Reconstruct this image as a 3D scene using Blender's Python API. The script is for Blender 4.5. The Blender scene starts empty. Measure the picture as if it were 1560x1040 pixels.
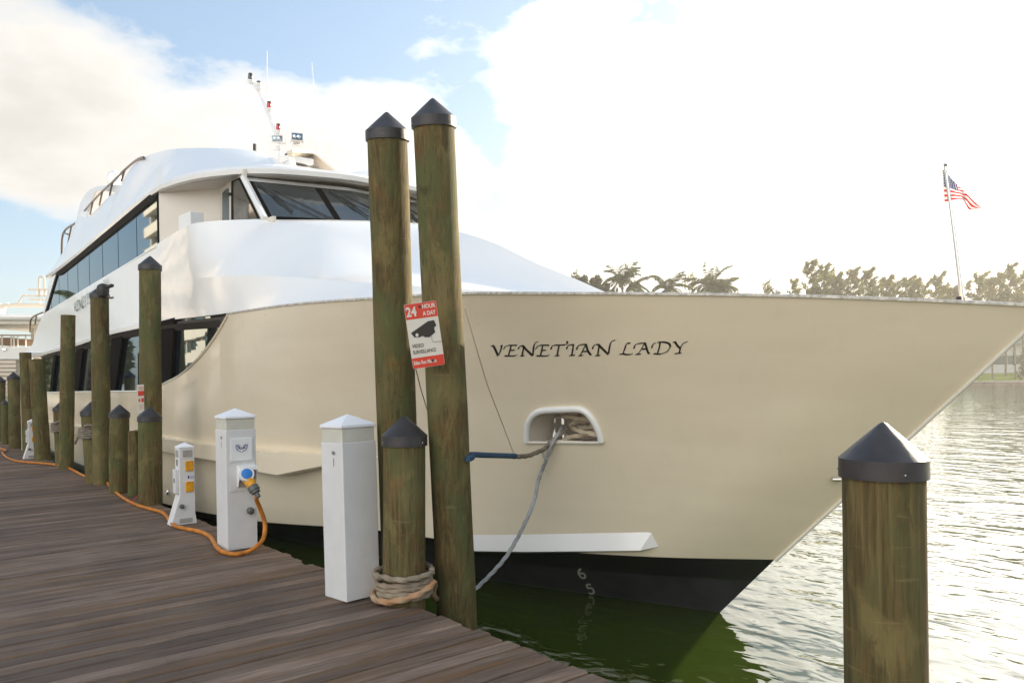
import bpy, bmesh, math, random
import numpy as np
from mathutils import Vector, Matrix, noise as mnoise
from mathutils.bvhtree import BVHTree

random.seed(7)
sc = bpy.context.scene
COL = sc.collection
R = math.radians

# ------------------------------------------------------------------ camera, sky, sun, exposure
EYE = 1.6                                    # eye height above the boardwalk (z = 0); water lies at z = WATER
WATER = -0.615
ROLL = R(1.0)
cam_d = bpy.data.cameras.new('camera')
cam = bpy.data.objects.new('camera', cam_d); COL.objects.link(cam)
cam_d.sensor_width = 36.0; cam_d.sensor_fit = 'HORIZONTAL'
cam_d.lens = 36.0 * 1200.0 / 1560.0
cam_d.shift_y = 54.0 / 1560.0
cam_d.clip_end = 5000
_right, _fwd = Vector((.6, .8, 0)), Vector((-.8, .6, 0))
_m = Matrix((_right, Vector((0, 0, 1)), -_fwd)).transposed()
cam.matrix_world = Matrix.Translation((0, 0, EYE)) @ (_m @ Matrix.Rotation(-ROLL, 3, 'Z')).to_4x4()
sc.camera = cam

SUN_AZ, SUN_EL = 47.0, 21.0                  # azimuth right of the view direction, elevation
_sh = _fwd * math.cos(R(SUN_AZ)) + _right * math.sin(R(SUN_AZ))
SUN = Vector((_sh.x * math.cos(R(SUN_EL)), _sh.y * math.cos(R(SUN_EL)), math.sin(R(SUN_EL))))
sl = bpy.data.lights.new('sun', 'SUN'); so = bpy.data.objects.new('sun', sl); COL.objects.link(so)
sl.energy = 5.0; sl.angle = R(2.2); sl.color = (1.0, .86, .66)
so.rotation_euler = SUN.to_track_quat('Z', 'Y').to_euler()

def N(nt, kind, **kw):
    n = nt.nodes.new(kind)
    for k, v in kw.items():
        if k.startswith('i_'):
            n.inputs[k[2:].replace('_', ' ')].default_value = v
        else:
            setattr(n, k, v)
    return n

def ramp(nt, src, stops, interp='LINEAR'):
    r = nt.nodes.new('ShaderNodeValToRGB'); r.color_ramp.interpolation = interp
    el = r.color_ramp.elements
    while len(el) < len(stops): el.new(0.5)
    for e, (p, c) in zip(el, stops):
        e.position = p
        e.color = (c, c, c, 1) if isinstance(c, (int, float)) else (*c[:3], 1)
    nt.links.new(src, r.inputs[0])
    return r.outputs[0]

def math_n(nt, op, a, b=None, c=None, clamp=False):
    n = nt.nodes.new('ShaderNodeMath'); n.operation = op; n.use_clamp = clamp
    for i, v in enumerate((a, b, c)):
        if v is None: continue
        if isinstance(v, (int, float)): n.inputs[i].default_value = v
        else: nt.links.new(v, n.inputs[i])
    return n.outputs[0]

def mixc(nt, fac, a, b, mode='MIX'):
    n = nt.nodes.new('ShaderNodeMix'); n.data_type = 'RGBA'; n.blend_type = mode
    for sock, v in ((n.inputs[0], fac), (n.inputs[6], a), (n.inputs[7], b)):
        if isinstance(v, (int, float)): sock.default_value = v
        elif isinstance(v, tuple): sock.default_value = (*v[:3], 1)
        else: nt.links.new(v, sock)
    return n.outputs[2]

def pix_dir(px, py):
    x, y = px - 780., py - 574.
    c, s = math.cos(ROLL), math.sin(ROLL)
    u, v = (x * c - y * s) / 1200., (x * s + y * c) / 1200.
    return _right * u + _fwd + Vector((0, 0, -v))

w = bpy.data.worlds.new('World'); sc.world = w; w.use_nodes = True
nt = w.node_tree; nt.nodes.clear()
sky = N(nt, 'ShaderNodeTexSky', sky_type='NISHITA', sun_disc=False, sun_elevation=R(SUN_EL),
        sun_rotation=math.atan2(SUN.x, SUN.y), altitude=0, air_density=1.0, dust_density=1.2, ozone_density=1.6)
tc = N(nt, 'ShaderNodeTexCoord')
gen = tc.outputs['Generated']
nrm = N(nt, 'ShaderNodeVectorMath', operation='NORMALIZE'); nt.links.new(gen, nrm.inputs[0])
D = nrm.outputs[0]
sepd = N(nt, 'ShaderNodeSeparateXYZ'); nt.links.new(D, sepd.inputs[0])
# clouds live on a flat layer: direction / (height + a little)
hz = math_n(nt, 'ADD', math_n(nt, 'MAXIMUM', sepd.outputs[2], 0.0), 0.22)
dv = N(nt, 'ShaderNodeVectorMath', operation='SCALE'); nt.links.new(D, dv.inputs[0])
nt.links.new(math_n(nt, 'DIVIDE', 1.0, hz), dv.inputs['Scale'])
n1 = N(nt, 'ShaderNodeTexNoise', i_Scale=1.7, i_Detail=9.0, i_Roughness=.56, i_Distortion=.25); nt.links.new(dv.outputs[0], n1.inputs['Vector'])
n2 = N(nt, 'ShaderNodeTexNoise', i_Scale=4.2, i_Detail=8.0, i_Roughness=.6); nt.links.new(dv.outputs[0], n2.inputs['Vector'])
field = math_n(nt, 'MULTIPLY_ADD', n2.outputs['Fac'], 0.55, math_n(nt, 'MULTIPLY', n1.outputs['Fac'], 0.6))
# cloud banks in the sky of that afternoon: (direction, angular size, strength)
for (px, py, size, k) in ((140, 110, 11, .40), (300, 150, 7, .24), (380, 210, 4, .2), (30, 215, 5, .12), (60, 215, 6, .18), (250, 60, 5, .14), (350, 235, 4, .14), (655, 20, 3.5, .50), (545, 190, 4.0, .46), (640, 200, 3.0, .25), (790, 250, 9, .22), (820, 105, 3.5, .40), (480, 260, 4, .16), (20, 205, 3, .3),
                          (610, 110, 7, -.20), (520, 40, 7, -.22), (330, 20, 6, -.24), (60, 300, 8, -.16), (450, 130, 4, -.2), (750, 60, 6, -.12), (730, 190, 2.5, -.14),
                          (240, 8, 4, -.2), (960, 20, 9, -.16), (720, 120, 5, -.16), (860, 170, 8, .10), (1350, 220, 24, .26), (-520, 330, 30, -.40), (-150, 420, 10, -.10)):
    d = pix_dir(px, py).normalized()
    dn = N(nt, 'ShaderNodeVectorMath', operation='DOT_PRODUCT'); nt.links.new(D, dn.inputs[0]); dn.inputs[1].default_value = d
    g = math_n(nt, 'POWER', math_n(nt, 'MAXIMUM', dn.outputs['Value'], 0.0), 1.0 / (R(size) ** 2))
    field = math_n(nt, 'MULTIPLY_ADD', g, k, field)
bk = N(nt, 'ShaderNodeVectorMath', operation='DOT_PRODUCT'); nt.links.new(D, bk.inputs[0]); bk.inputs[1].default_value = (.42, -.82, .39)   # unseen bright cloud bank behind the photographer, added to light the hull
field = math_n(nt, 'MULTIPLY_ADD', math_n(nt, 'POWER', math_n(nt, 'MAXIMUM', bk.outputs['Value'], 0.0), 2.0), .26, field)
mask = ramp(nt, field, ((.66, 0.0), (.72, .5), (.84, 1.0)))
sd = N(nt, 'ShaderNodeVectorMath', operation='DOT_PRODUCT'); nt.links.new(D, sd.inputs[0]); sd.inputs[1].default_value = SUN
near = math_n(nt, 'POWER', math_n(nt, 'MAXIMUM', sd.outputs['Value'], 0.0), 3.0)
nearer = math_n(nt, 'POWER', math_n(nt, 'MAXIMUM', sd.outputs['Value'], 0.0), 14.0)
deep = math_n(nt, 'MULTIPLY', math_n(nt, 'SUBTRACT', math_n(nt, 'MULTIPLY_ADD', n2.outputs['Fac'], .55, field), 1.02), .55, clamp=True)
thick = math_n(nt, 'SUBTRACT', 1.06, math_n(nt, 'MULTIPLY', math_n(nt, 'SMOOTH_MIN', deep, .26, .15), 1.0))
cb = math_n(nt, 'MULTIPLY', thick, math_n(nt, 'MULTIPLY_ADD', nearer, 22.0, math_n(nt, 'MULTIPLY_ADD', near, 4.0, 3.1)))
n3 = N(nt, 'ShaderNodeTexNoise', i_Scale=2.6, i_Detail=7.0, i_Roughness=.55); nt.links.new(dv.outputs[0], n3.inputs['Vector'])
low = math_n(nt, 'MULTIPLY', near, math_n(nt, 'MULTIPLY', ramp(nt, sepd.outputs[2], ((.06, 1.0), (.30, 0.0))), ramp(nt, n3.outputs['Fac'], ((.40, 0.0), (.64, 1.0)))))
mixn = N(nt, 'ShaderNodeMix', data_type='FLOAT'); nt.links.new(low, mixn.inputs[0]); nt.links.new(cb, mixn.inputs[2]); nt.links.new(math_n(nt, 'MULTIPLY_ADD', nearer, 2.0, 3.0), mixn.inputs[3])
cb = math_n(nt, 'MULTIPLY', mixn.outputs[0], math_n(nt, 'MULTIPLY_ADD', math_n(nt, 'POWER', math_n(nt, 'MAXIMUM', bk.outputs['Value'], 0.0), 3.0), 2.8, 1.0))  # extra brightness for the added rear bank, to lift the near side
cloud = N(nt, 'ShaderNodeVectorMath', operation='SCALE'); cloud.inputs[0].default_value = (1.0, .965, .91); nt.links.new(cb, cloud.inputs['Scale'])
hsv = N(nt, 'ShaderNodeHueSaturation', i_Saturation=1.0, i_Value=1.0); nt.links.new(sky.outputs[0], hsv.inputs['Color'])
skyc = mixc(nt, 1.0, mixc(nt, 1.0, hsv.outputs[0], (.50, .50, .50), 'MULTIPLY'), (.42, .72, 1.0), 'ADD')
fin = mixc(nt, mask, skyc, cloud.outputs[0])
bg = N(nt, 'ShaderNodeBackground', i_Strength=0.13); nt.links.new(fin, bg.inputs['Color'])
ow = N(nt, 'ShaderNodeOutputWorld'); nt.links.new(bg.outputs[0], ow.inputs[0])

sc.view_settings.view_transform = 'Standard'; sc.view_settings.look = 'None'
sc.view_settings.exposure = 1.22; sc.view_settings.gamma = 1.0
sc.cycles.max_bounces = 6; sc.cycles.caustics_reflective = False; sc.cycles.caustics_refractive = False
sc.cycles.sample_clamp_indirect = 6

# ------------------------------------------------------------------ measuring helpers (camera geometry -> real places)
CAM = Vector((0, 0, EYE))
def ray(px, py): return pix_dir(px, py)
def onY(px, py, Y): r = ray(px, py); return CAM + r * (Y / r.y)
def onZ(px, py, Z): r = ray(px, py); return CAM + r * ((Z - EYE) / r.z)
def onD(px, py, d): return CAM + ray(px, py) * d
def project(p):
    q = Vector(p) - CAM
    d = q.dot(_fwd); u = q.dot(_right) / d * 1200; v = -q.z / d * 1200
    c, s = math.cos(ROLL), math.sin(ROLL)
    return 780 + u * c + v * s, 574 - u * s + v * c
def lin(t, x):
    t = sorted(t); return float(np.interp(x, [a for a, _ in t], [b for _, b in t]))
def smooth(pts, n=8, closed=False):
    pts = [Vector(p) for p in pts]; m = len(pts); out = []
    for i in range(m if closed else m - 1):
        if closed: a, b, c, d = (pts[(i + k) % m] for k in (-1, 0, 1, 2))
        else: a, b, c, d = pts[max(i - 1, 0)], pts[i], pts[i + 1], pts[min(i + 2, m - 1)]
        for j in range(n):
            t = j / n
            out.append(.5 * ((2 * b) + (c - a) * t + (2 * a - 5 * b + 4 * c - d) * t * t + (3 * b - a - 3 * c + d) * t ** 3))
    if not closed: out.append(pts[-1])
    return out
class Curve:                                   # smooth function of one variable through points (monotone cubic)
    def __init__(s, pts):
        pts = sorted(pts); s.x = np.array([p[0] for p in pts], float); s.y = np.array([p[1] for p in pts], float)
        h = np.diff(s.x); d = np.diff(s.y) / h; m = np.zeros(len(s.x)); m[0], m[-1] = d[0], d[-1]
        for i in range(1, len(m) - 1):
            m[i] = 0 if d[i - 1] * d[i] <= 0 else 2 * d[i - 1] * d[i] / (d[i - 1] + d[i])
        s.m = m
    def __call__(s, x):
        x = min(max(x, s.x[0]), s.x[-1]); i = min(int(np.searchsorted(s.x, x, 'right')) - 1, len(s.x) - 2); i = max(i, 0)
        h = s.x[i + 1] - s.x[i]; t = (x - s.x[i]) / h
        return float((1 + 2 * t) * (1 - t) ** 2 * s.y[i] + t * (1 - t) ** 2 * h * s.m[i] + t * t * (3 - 2 * t) * s.y[i + 1] + t * t * (t - 1) * h * s.m[i + 1])

# ------------------------------------------------------------------ mesh helpers
class MB:
    def __init__(s): s.v = []; s.f = []; s.mi = []; s.uv = None
    def add(s, vs, fs, mi=0):
        o = len(s.v); s.v += [tuple(v) for v in vs]; s.f += [tuple(i + o for i in f) for f in fs]; s.mi += [mi] * len(fs); return s
    def box(s, a, b, mi=0, M=None):
        (x0, y0, z0), (x1, y1, z1) = a, b
        vs = [Vector(p) for p in ((x0, y0, z0), (x1, y0, z0), (x1, y1, z0), (x0, y1, z0), (x0, y0, z1), (x1, y0, z1), (x1, y1, z1), (x0, y1, z1))]
        if M: vs = [M @ v for v in vs]
        return s.add(vs, [(0, 3, 2, 1), (4, 5, 6, 7), (0, 1, 5, 4), (1, 2, 6, 5), (2, 3, 7, 6), (3, 0, 4, 7)], mi)
    def rows(s, rows, mi=0, closed=False):
        n = len(rows[0]); fs = []
        for i in range(len(rows) - 1):
            for j in range(n if closed else n - 1):
                k = (j + 1) % n
                fs.append((i * n + j, i * n + k, (i + 1) * n + k, (i + 1) * n + j))
        return s.add([v for r in rows for v in r], fs, mi)
    def tube(s, path, r, n=8, mi=0, caps=True):
        path = [Vector(p) for p in path]; rows = []; up = Vector((0, 0, 1)); prev = None
        for i, p in enumerate(path):
            t = (path[min(i + 1, len(path) - 1)] - path[max(i - 1, 0)]).normalized()
            if prev is None:
                a = t.cross(up); a = a if a.length > 1e-3 else t.cross(Vector((1, 0, 0)))
            else: a = prev - t * prev.dot(t)
            a.normalize(); b = t.cross(a); prev = a
            rr = r[i] if isinstance(r, (list, tuple)) else r
            rows.append([p + a * rr * math.cos(2 * math.pi * k / n) + b * rr * math.sin(2 * math.pi * k / n) for k in range(n)])
        s.rows(rows, mi, True); o = len(s.v)
        if caps:
            m = len(rows) * n
            s.f.append(tuple(range(o - m, o - m + n))); s.f.append(tuple(range(o - 1, o - 1 - n, -1))); s.mi += [mi, mi]
        return s
    def lathe(s, prof, axis0, axis1=None, n=24, mi=0, M=None):      # profile of (radius, height); around +Z at axis0 or along axis0->axis1
        rows = []
        if M is None: M = Matrix.Translation(axis0)
        for r, h in prof:
            rows.append([M @ Vector((r * math.cos(2 * math.pi * k / n), r * math.sin(2 * math.pi * k / n), h)) for k in range(n)])
        s.rows(rows, mi, True)
        o = len(s.v); m = len(rows) * n
        s.f.append(tuple(range(o - m + n - 1, o - m - 1, -1))); s.f.append(tuple(range(o - n, o))); s.mi += [mi, mi]
        return s
    def prism(s, pts, vec, mi=0):                                     # polygon of 3D points extruded along vec
        n = len(pts); vec = Vector(vec); p = [Vector(q) for q in pts]
        return s.add(p + [q + vec for q in p], [tuple(range(n - 1, -1, -1)), tuple(range(n, 2 * n))] + [(i, (i + 1) % n, n + (i + 1) % n, n + i) for i in range(n)], mi)
    def mirror(s, ymid):                                              # add the other side of the boat
        vs = [(x, 2 * ymid - y, z) for x, y, z in s.v]; fs = [tuple(reversed(f)) for f in s.f]; mis = list(s.mi)
        o = len(s.v); s.v += vs; s.f += [tuple(i + o for i in f) for f in fs]; s.mi += mis; return s
    def build2(s, ymid, name, *a, **k):                               # near and far piece, each an object of its own
        o = s.build(name, *a, **k); f = MB(); f.v = [(x, 2 * ymid - y, z) for x, y, z in s.v]; f.f = [tuple(reversed(q)) for q in s.f]; f.mi = list(s.mi)
        f.build(name, *a, **k); return o
    def build(s, name, mats, parent=None, smooth_=False, bevel=0, angle=35):
        me = bpy.data.meshes.new(name); me.from_pydata(s.v, [], s.f)
        for m in (mats if isinstance(mats, (list, tuple)) else [mats]): me.materials.append(m)
        for p, i in zip(me.polygons, s.mi): p.material_index = i
        bm = bmesh.new(); bm.from_mesh(me); bmesh.ops.remove_doubles(bm, verts=bm.verts, dist=1e-5); bmesh.ops.recalc_face_normals(bm, faces=bm.faces); bm.to_mesh(me); bm.free()
        if smooth_:
            for p in me.polygons: p.use_smooth = True
            me.set_sharp_from_angle(angle=R(angle))
        o = bpy.data.objects.new(name, me); COL.objects.link(o)
        if bevel:
            b = o.modifiers.new('bevel', 'BEVEL'); b.width = bevel; b.segments = 2; b.limit_method = 'ANGLE'; b.angle_limit = R(40)
        if parent: attach(o, parent)
        return o
BASE = {}
def attach(o, parent):
    o.parent = parent; o.matrix_parent_inverse = Matrix.Translation(-BASE.get(parent.name, Vector((0, 0, 0))))
def thing(name, label, cat, loc=(0, 0, 0), group=None):
    o = bpy.data.objects.new(name, None); COL.objects.link(o); o.location = loc; o.empty_display_size = .2
    BASE[o.name] = Vector(loc); o['label'] = label; o['category'] = cat
    if group: o['group'] = group
    return o
def tag(o, label, cat, group=None):
    o['label'] = label; o['category'] = cat
    if group: o['group'] = group
    return o
def kind(o, k, label=None):
    o['kind'] = k
    if label: o['label'] = label
    return o
def text_mesh(body, size, M, mat, name, parent=None, bold=0.0, align='CENTER', sx=1.0, lift=0.0):
    c = bpy.data.curves.new('lettering', 'FONT'); c.body = body; c.size = size; c.align_x = align; c.align_y = 'CENTER'
    c.offset = bold; c.fill_mode = 'FRONT'; c.resolution_u = 3; c.extrude = 0
    t = bpy.data.objects.new('lettering', c); COL.objects.link(t)
    dg = bpy.context.evaluated_depsgraph_get()
    me = bpy.data.meshes.new_from_object(t.evaluated_get(dg)); bpy.data.objects.remove(t)
    me.transform(M @ Matrix.Translation((0, 0, lift)) @ Matrix.Diagonal((sx, 1, 1, 1))); me.materials.clear(); me.materials.append(mat)
    o = bpy.data.objects.new(name, me); COL.objects.link(o)
    if parent: attach(o, parent)
    return o
def frame(o, xdir, zdir):                       # matrix with origin o, x along xdir, z (normal) along zdir
    x = Vector(xdir).normalized(); z = Vector(zdir).normalized(); y = z.cross(x).normalized(); x = y.cross(z)
    m = Matrix((x, y, z)).transposed().to_4x4(); m.translation = o; return m

# ------------------------------------------------------------------ materials
def mat(name, col, rough=.5, metal=0.0, coat=0.0, spec=.5, var=0.0, vscale=3.0, bump=0.0, bscale=40.0, emis=None, trans=0.0):
    m = bpy.data.materials.new(name); m.use_nodes = True; nt = m.node_tree; b = nt.nodes['Principled BSDF']
    b.inputs['Base Color'].default_value = (*col, 1); b.inputs['Roughness'].default_value = rough; b.inputs['Metallic'].default_value = metal
    b.inputs['Coat Weight'].default_value = coat; b.inputs['Coat Roughness'].default_value = .06; b.inputs['Specular IOR Level'].default_value = spec
    if var or bump:
        t = N(nt, 'ShaderNodeTexCoord')
        if var:
            n = N(nt, 'ShaderNodeTexNoise', i_Scale=vscale, i_Detail=5.0, i_Roughness=.6); nt.links.new(t.outputs['Object'], n.inputs['Vector'])
            lo = tuple(max(0, c * (1 - var)) for c in col); hi = tuple(min(1, c * (1 + var)) for c in col)
            nt.links.new(ramp(nt, n.outputs['Fac'], ((.3, lo), (.7, hi))), b.inputs['Base Color'])
        if bump:
            n = N(nt, 'ShaderNodeTexNoise', i_Scale=bscale, i_Detail=4.0); nt.links.new(t.outputs['Object'], n.inputs['Vector'])
            bp = N(nt, 'ShaderNodeBump', i_Strength=bump, i_Distance=.01); nt.links.new(n.outputs['Fac'], bp.inputs['Height']); nt.links.new(bp.outputs[0], b.inputs['Normal'])
    return m

def hull_paint():
    m = mat('hull_cream_paint', (.60, .52, .37), .26, coat=.4); nt = m.node_tree; b = nt.nodes['Principled BSDF']
    t = N(nt, 'ShaderNodeTexCoord')
    mp = N(nt, 'ShaderNodeMapping'); mp.inputs['Scale'].default_value = (.5, .5, 2.2); nt.links.new(t.outputs['Object'], mp.inputs[0])
    n = N(nt, 'ShaderNodeTexNoise', i_Scale=1.2, i_Detail=6.0, i_Roughness=.55); nt.links.new(mp.outputs[0], n.inputs['Vector'])
    c = ramp(nt, n.outputs['Fac'], ((.3, (.725, .63, .475)), (.7, (.79, .695, .535))))
    # scuffs and chipped specks, thicker near the rail
    n2 = N(nt, 'ShaderNodeTexNoise', i_Scale=9.0, i_Detail=8.0, i_Roughness=.7)
    mp2 = N(nt, 'ShaderNodeMapping'); mp2.inputs['Scale'].default_value = (1, 1, 2.6); nt.links.new(t.outputs['Object'], mp2.inputs[0]); nt.links.new(mp2.outputs[0], n2.inputs['Vector'])
    sx = N(nt, 'ShaderNodeSeparateXYZ'); nt.links.new(t.outputs['Object'], sx.inputs[0])
    hi = math_n(nt, 'MULTIPLY', math_n(nt, 'SUBTRACT', sx.outputs[2], 1.75, clamp=True), .10)
    f = ramp(nt, math_n(nt, 'ADD', n2.outputs['Fac'], hi), ((.70, 0.0), (.735, .6)))
    c = mixc(nt, f, c, (.30, .23, .15))
    # faint vertical run-off streaks
    mp3 = N(nt, 'ShaderNodeMapping'); mp3.inputs['Scale'].default_value = (6, 6, .35); nt.links.new(t.outputs['Object'], mp3.inputs[0])
    n3 = N(nt, 'ShaderNodeTexNoise', i_Scale=1.6, i_Detail=5.0); nt.links.new(mp3.outputs[0], n3.inputs['Vector'])
    c = mixc(nt, ramp(nt, n3.outputs['Fac'], ((.55, 0.0), (.85, .16))), c, (.60, .50, .36))
    nt.links.new(c, b.inputs['Base Color'])
    n4 = N(nt, 'ShaderNodeTexNoise', i_Scale=1.1, i_Detail=2.0); nt.links.new(t.outputs['Object'], n4.inputs['Vector'])
    bp = N(nt, 'ShaderNodeBump', i_Strength=.22, i_Distance=.05); nt.links.new(n4.outputs['Fac'], bp.inputs['Height']); nt.links.new(bp.outputs[0], b.inputs['Normal'])
    return m

def gelcoat():
    m = mat('white_gelcoat', (.82, .805, .785), .24, coat=.3); nt = m.node_tree; b = nt.nodes['Principled BSDF']
    t = N(nt, 'ShaderNodeTexCoord')
    n = N(nt, 'ShaderNodeTexNoise', i_Scale=1.6, i_Detail=3.0); nt.links.new(t.outputs['Object'], n.inputs['Vector'])
    bp = N(nt, 'ShaderNodeBump', i_Strength=.10, i_Distance=.05); nt.links.new(n.outputs['Fac'], bp.inputs['Height']); nt.links.new(bp.outputs[0], b.inputs['Normal']); nt.links.new(bp.outputs[0], b.inputs['Coat Normal'])
    return m

def piling_wood():
    m = mat('treated_piling_wood', (0.136, 0.106, 0.043), .85, spec=.25); nt = m.node_tree; b = nt.nodes['Principled BSDF']
    t = N(nt, 'ShaderNodeTexCoord'); g = t.outputs['Object']
    def ns(scale, sc3, det=6.0, rough=.6, dist=0.0):
        mp = N(nt, 'ShaderNodeMapping'); mp.inputs['Scale'].default_value = sc3; nt.links.new(g, mp.inputs[0])
        n = N(nt, 'ShaderNodeTexNoise', i_Scale=scale, i_Detail=det, i_Roughness=rough, i_Distortion=dist); nt.links.new(mp.outputs[0], n.inputs['Vector']); return n.outputs['Fac']
    grain = ns(9, (5, 5, .32), 8, .65, .4); fine = ns(40, (3, 3, .12), 4, .6); patch = ns(3.2, (1, 1, .45), 5, .6, .4)
    c = ramp(nt, grain, ((.28, (0.044, 0.032, 0.011)), (.5, (0.107, 0.077, 0.030)), (.72, (0.179, 0.134, 0.054))))
    c = mixc(nt, ramp(nt, patch, ((.42, 0.0), (.58, .85))), c, (0.089, 0.099, 0.037))
    c = mixc(nt, ramp(nt, ns(6, (1, 1, .5), 5, .6, .5), ((.52, 0.0), (.64, .6))), c, (0.194, 0.158, 0.061))
    c = mixc(nt, ramp(nt, ns(8, (1, 1, .45), 4, .55, .6), ((.62, 0.0), (.70, .7))), c, (0.049, 0.037, 0.014))
    c = mixc(nt, math_n(nt, 'MULTIPLY', ramp(nt, ns(5.5, (1, 1, .6), 6, .62, .4), ((.56, 0.0), (.68, 1.0))), .45), c, (0.160, 0.069, 0.020))
    c = mixc(nt, ramp(nt, ns(2.2, (1, 1, .5), 3), ((.55, 0.0), (.75, .5))), c, (0.218, 0.165, 0.076))
    c = mixc(nt, ramp(nt, fine, ((.28, .75), (.42, 0.0))), c, (0.029, 0.023, 0.011))
    c = mixc(nt, ramp(nt, ns(7, (.5, .5, 4.0), 4), ((.64, 0.0), (.7, .35))), c, (0.233, 0.176, 0.086))
    nt.links.new(c, b.inputs['Base Color'])
    h = math_n(nt, 'ADD', grain, math_n(nt, 'MULTIPLY', fine, .6))
    bp = N(nt, 'ShaderNodeBump', i_Strength=.5, i_Distance=.012); nt.links.new(h, bp.inputs['Height']); nt.links.new(bp.outputs[0], b.inputs['Normal'])
    return m

PW = .143                                        # board pitch on the boardwalk
def plank_wood():
    m = mat('weathered_boards', (.2, .16, .13), .8, spec=.3); nt = m.node_tree; b = nt.nodes['Principled BSDF']
    at = N(nt, 'ShaderNodeAttribute', attribute_name='board'); idx = at.outputs['Fac']
    wn = N(nt, 'ShaderNodeTexWhiteNoise', noise_dimensions='1D'); nt.links.new(idx, wn.inputs['W'])
    t = N(nt, 'ShaderNodeTexCoord'); sx = N(nt, 'ShaderNodeSeparateXYZ'); nt.links.new(t.outputs['Object'], sx.inputs[0])
    cx = N(nt, 'ShaderNodeCombineXYZ')
    nt.links.new(math_n(nt, 'MULTIPLY', sx.outputs[0], 9.0), cx.inputs[0])
    nt.links.new(math_n(nt, 'MULTIPLY_ADD', idx, 3.7, math_n(nt, 'MULTIPLY', sx.outputs[1], .55)), cx.inputs[1])
    gr = N(nt, 'ShaderNodeTexNoise', i_Scale=3.0, i_Detail=9.0, i_Roughness=.68, i_Distortion=.3); nt.links.new(cx.outputs[0], gr.inputs['Vector'])
    c = ramp(nt, gr.outputs['Fac'], ((.25, (.074, .047, .032)), (.5, (.172, .119, .088)), (.75, (.300, .225, .176))))
    tone = ramp(nt, wn.outputs['Value'], ((0.0, .66), (.5, .98), (1.0, 1.36)))
    c = mixc(nt, 1.0, c, tone, 'MULTIPLY')
    wn2 = N(nt, 'ShaderNodeTexWhiteNoise', noise_dimensions='1D'); nt.links.new(math_n(nt, 'ADD', idx, 77.3), wn2.inputs['W'])
    st = N(nt, 'ShaderNodeTexNoise', i_Scale=1.3, i_Detail=4.0); nt.links.new(cx.outputs[0], st.inputs['Vector'])
    c = mixc(nt, math_n(nt, 'MULTIPLY', ramp(nt, st.outputs['Fac'], ((.47, 0.0), (.62, 1.0))), ramp(nt, wn2.outputs['Value'], ((.30, 0.0), (.85, .8)))), c, (.165, .088, .036))
    big = N(nt, 'ShaderNodeTexNoise', i_Scale=.9, i_Detail=4.0); nt.links.new(t.outputs['Object'], big.inputs['Vector'])
    c = mixc(nt, ramp(nt, big.outputs['Fac'], ((.45, 0.0), (.7, .45))), c, (.06, .047, .045))
    nt.links.new(c, b.inputs['Base Color'])
    bp = N(nt, 'ShaderNodeBump', i_Strength=.55, i_Distance=.006); nt.links.new(gr.outputs['Fac'], bp.inputs['Height']); nt.links.new(bp.outputs[0], b.inputs['Normal'])
    return m

def water_mat():
    m = mat('harbour_water', (.024, .040, .005), .05, spec=.5); nt = m.node_tree; b = nt.nodes['Principled BSDF']
    b.inputs['IOR'].default_value = 1.5
    t = N(nt, 'ShaderNodeTexCoord')
    def ns(scale, sc3, rot, det=3.0, dist=0.0):
        mp = N(nt, 'ShaderNodeMapping'); mp.inputs['Scale'].default_value = sc3; mp.inputs['Rotation'].default_value = (0, 0, rot); nt.links.new(t.outputs['Object'], mp.inputs[0])
        n = N(nt, 'ShaderNodeTexNoise', i_Scale=scale, i_Detail=det, i_Roughness=.5, i_Distortion=dist); nt.links.new(mp.outputs[0], n.inputs['Vector']); return n.outputs['Fac']
    h = math_n(nt, 'ADD', ns(1.15, (1, 1.7, 1), .35, 2.0, .5), math_n(nt, 'MULTIPLY', ns(3.4, (1, 1.5, 1), -.3, 2.0, .4), .26))
    h = math_n(nt, 'ADD', h, math_n(nt, 'MULTIPLY', ns(.32, (1, 1.4, 1), .1, 1.0), 1.1))
    bp = N(nt, 'ShaderNodeBump', i_Strength=1.0, i_Distance=.052); nt.links.new(h, bp.inputs['Height']); nt.links.new(bp.outputs[0], b.inputs['Normal'])
    return m

def rope_mat(name, c0, c1, scale=90.0):
    m = mat(name, c0, .9, spec=.2); nt = m.node_tree; b = nt.nodes['Principled BSDF']
    t = N(nt, 'ShaderNodeTexCoord')
    n = N(nt, 'ShaderNodeTexNoise', i_Scale=6.0, i_Detail=6.0, i_Roughness=.7); nt.links.new(t.outputs['Object'], n.inputs['Vector'])
    nt.links.new(ramp(nt, n.outputs['Fac'], ((.3, c0), (.7, c1))), b.inputs['Base Color'])
    n = N(nt, 'ShaderNodeTexNoise', i_Scale=scale * 2, i_Detail=2.0); nt.links.new(t.outputs['Object'], n.inputs['Vector'])
    bp = N(nt, 'ShaderNodeBump', i_Strength=.6, i_Distance=.004); nt.links.new(n.outputs['Fac'], bp.inputs['Height']); nt.links.new(bp.outputs[0], b.inputs['Normal'])
    return m

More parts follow.
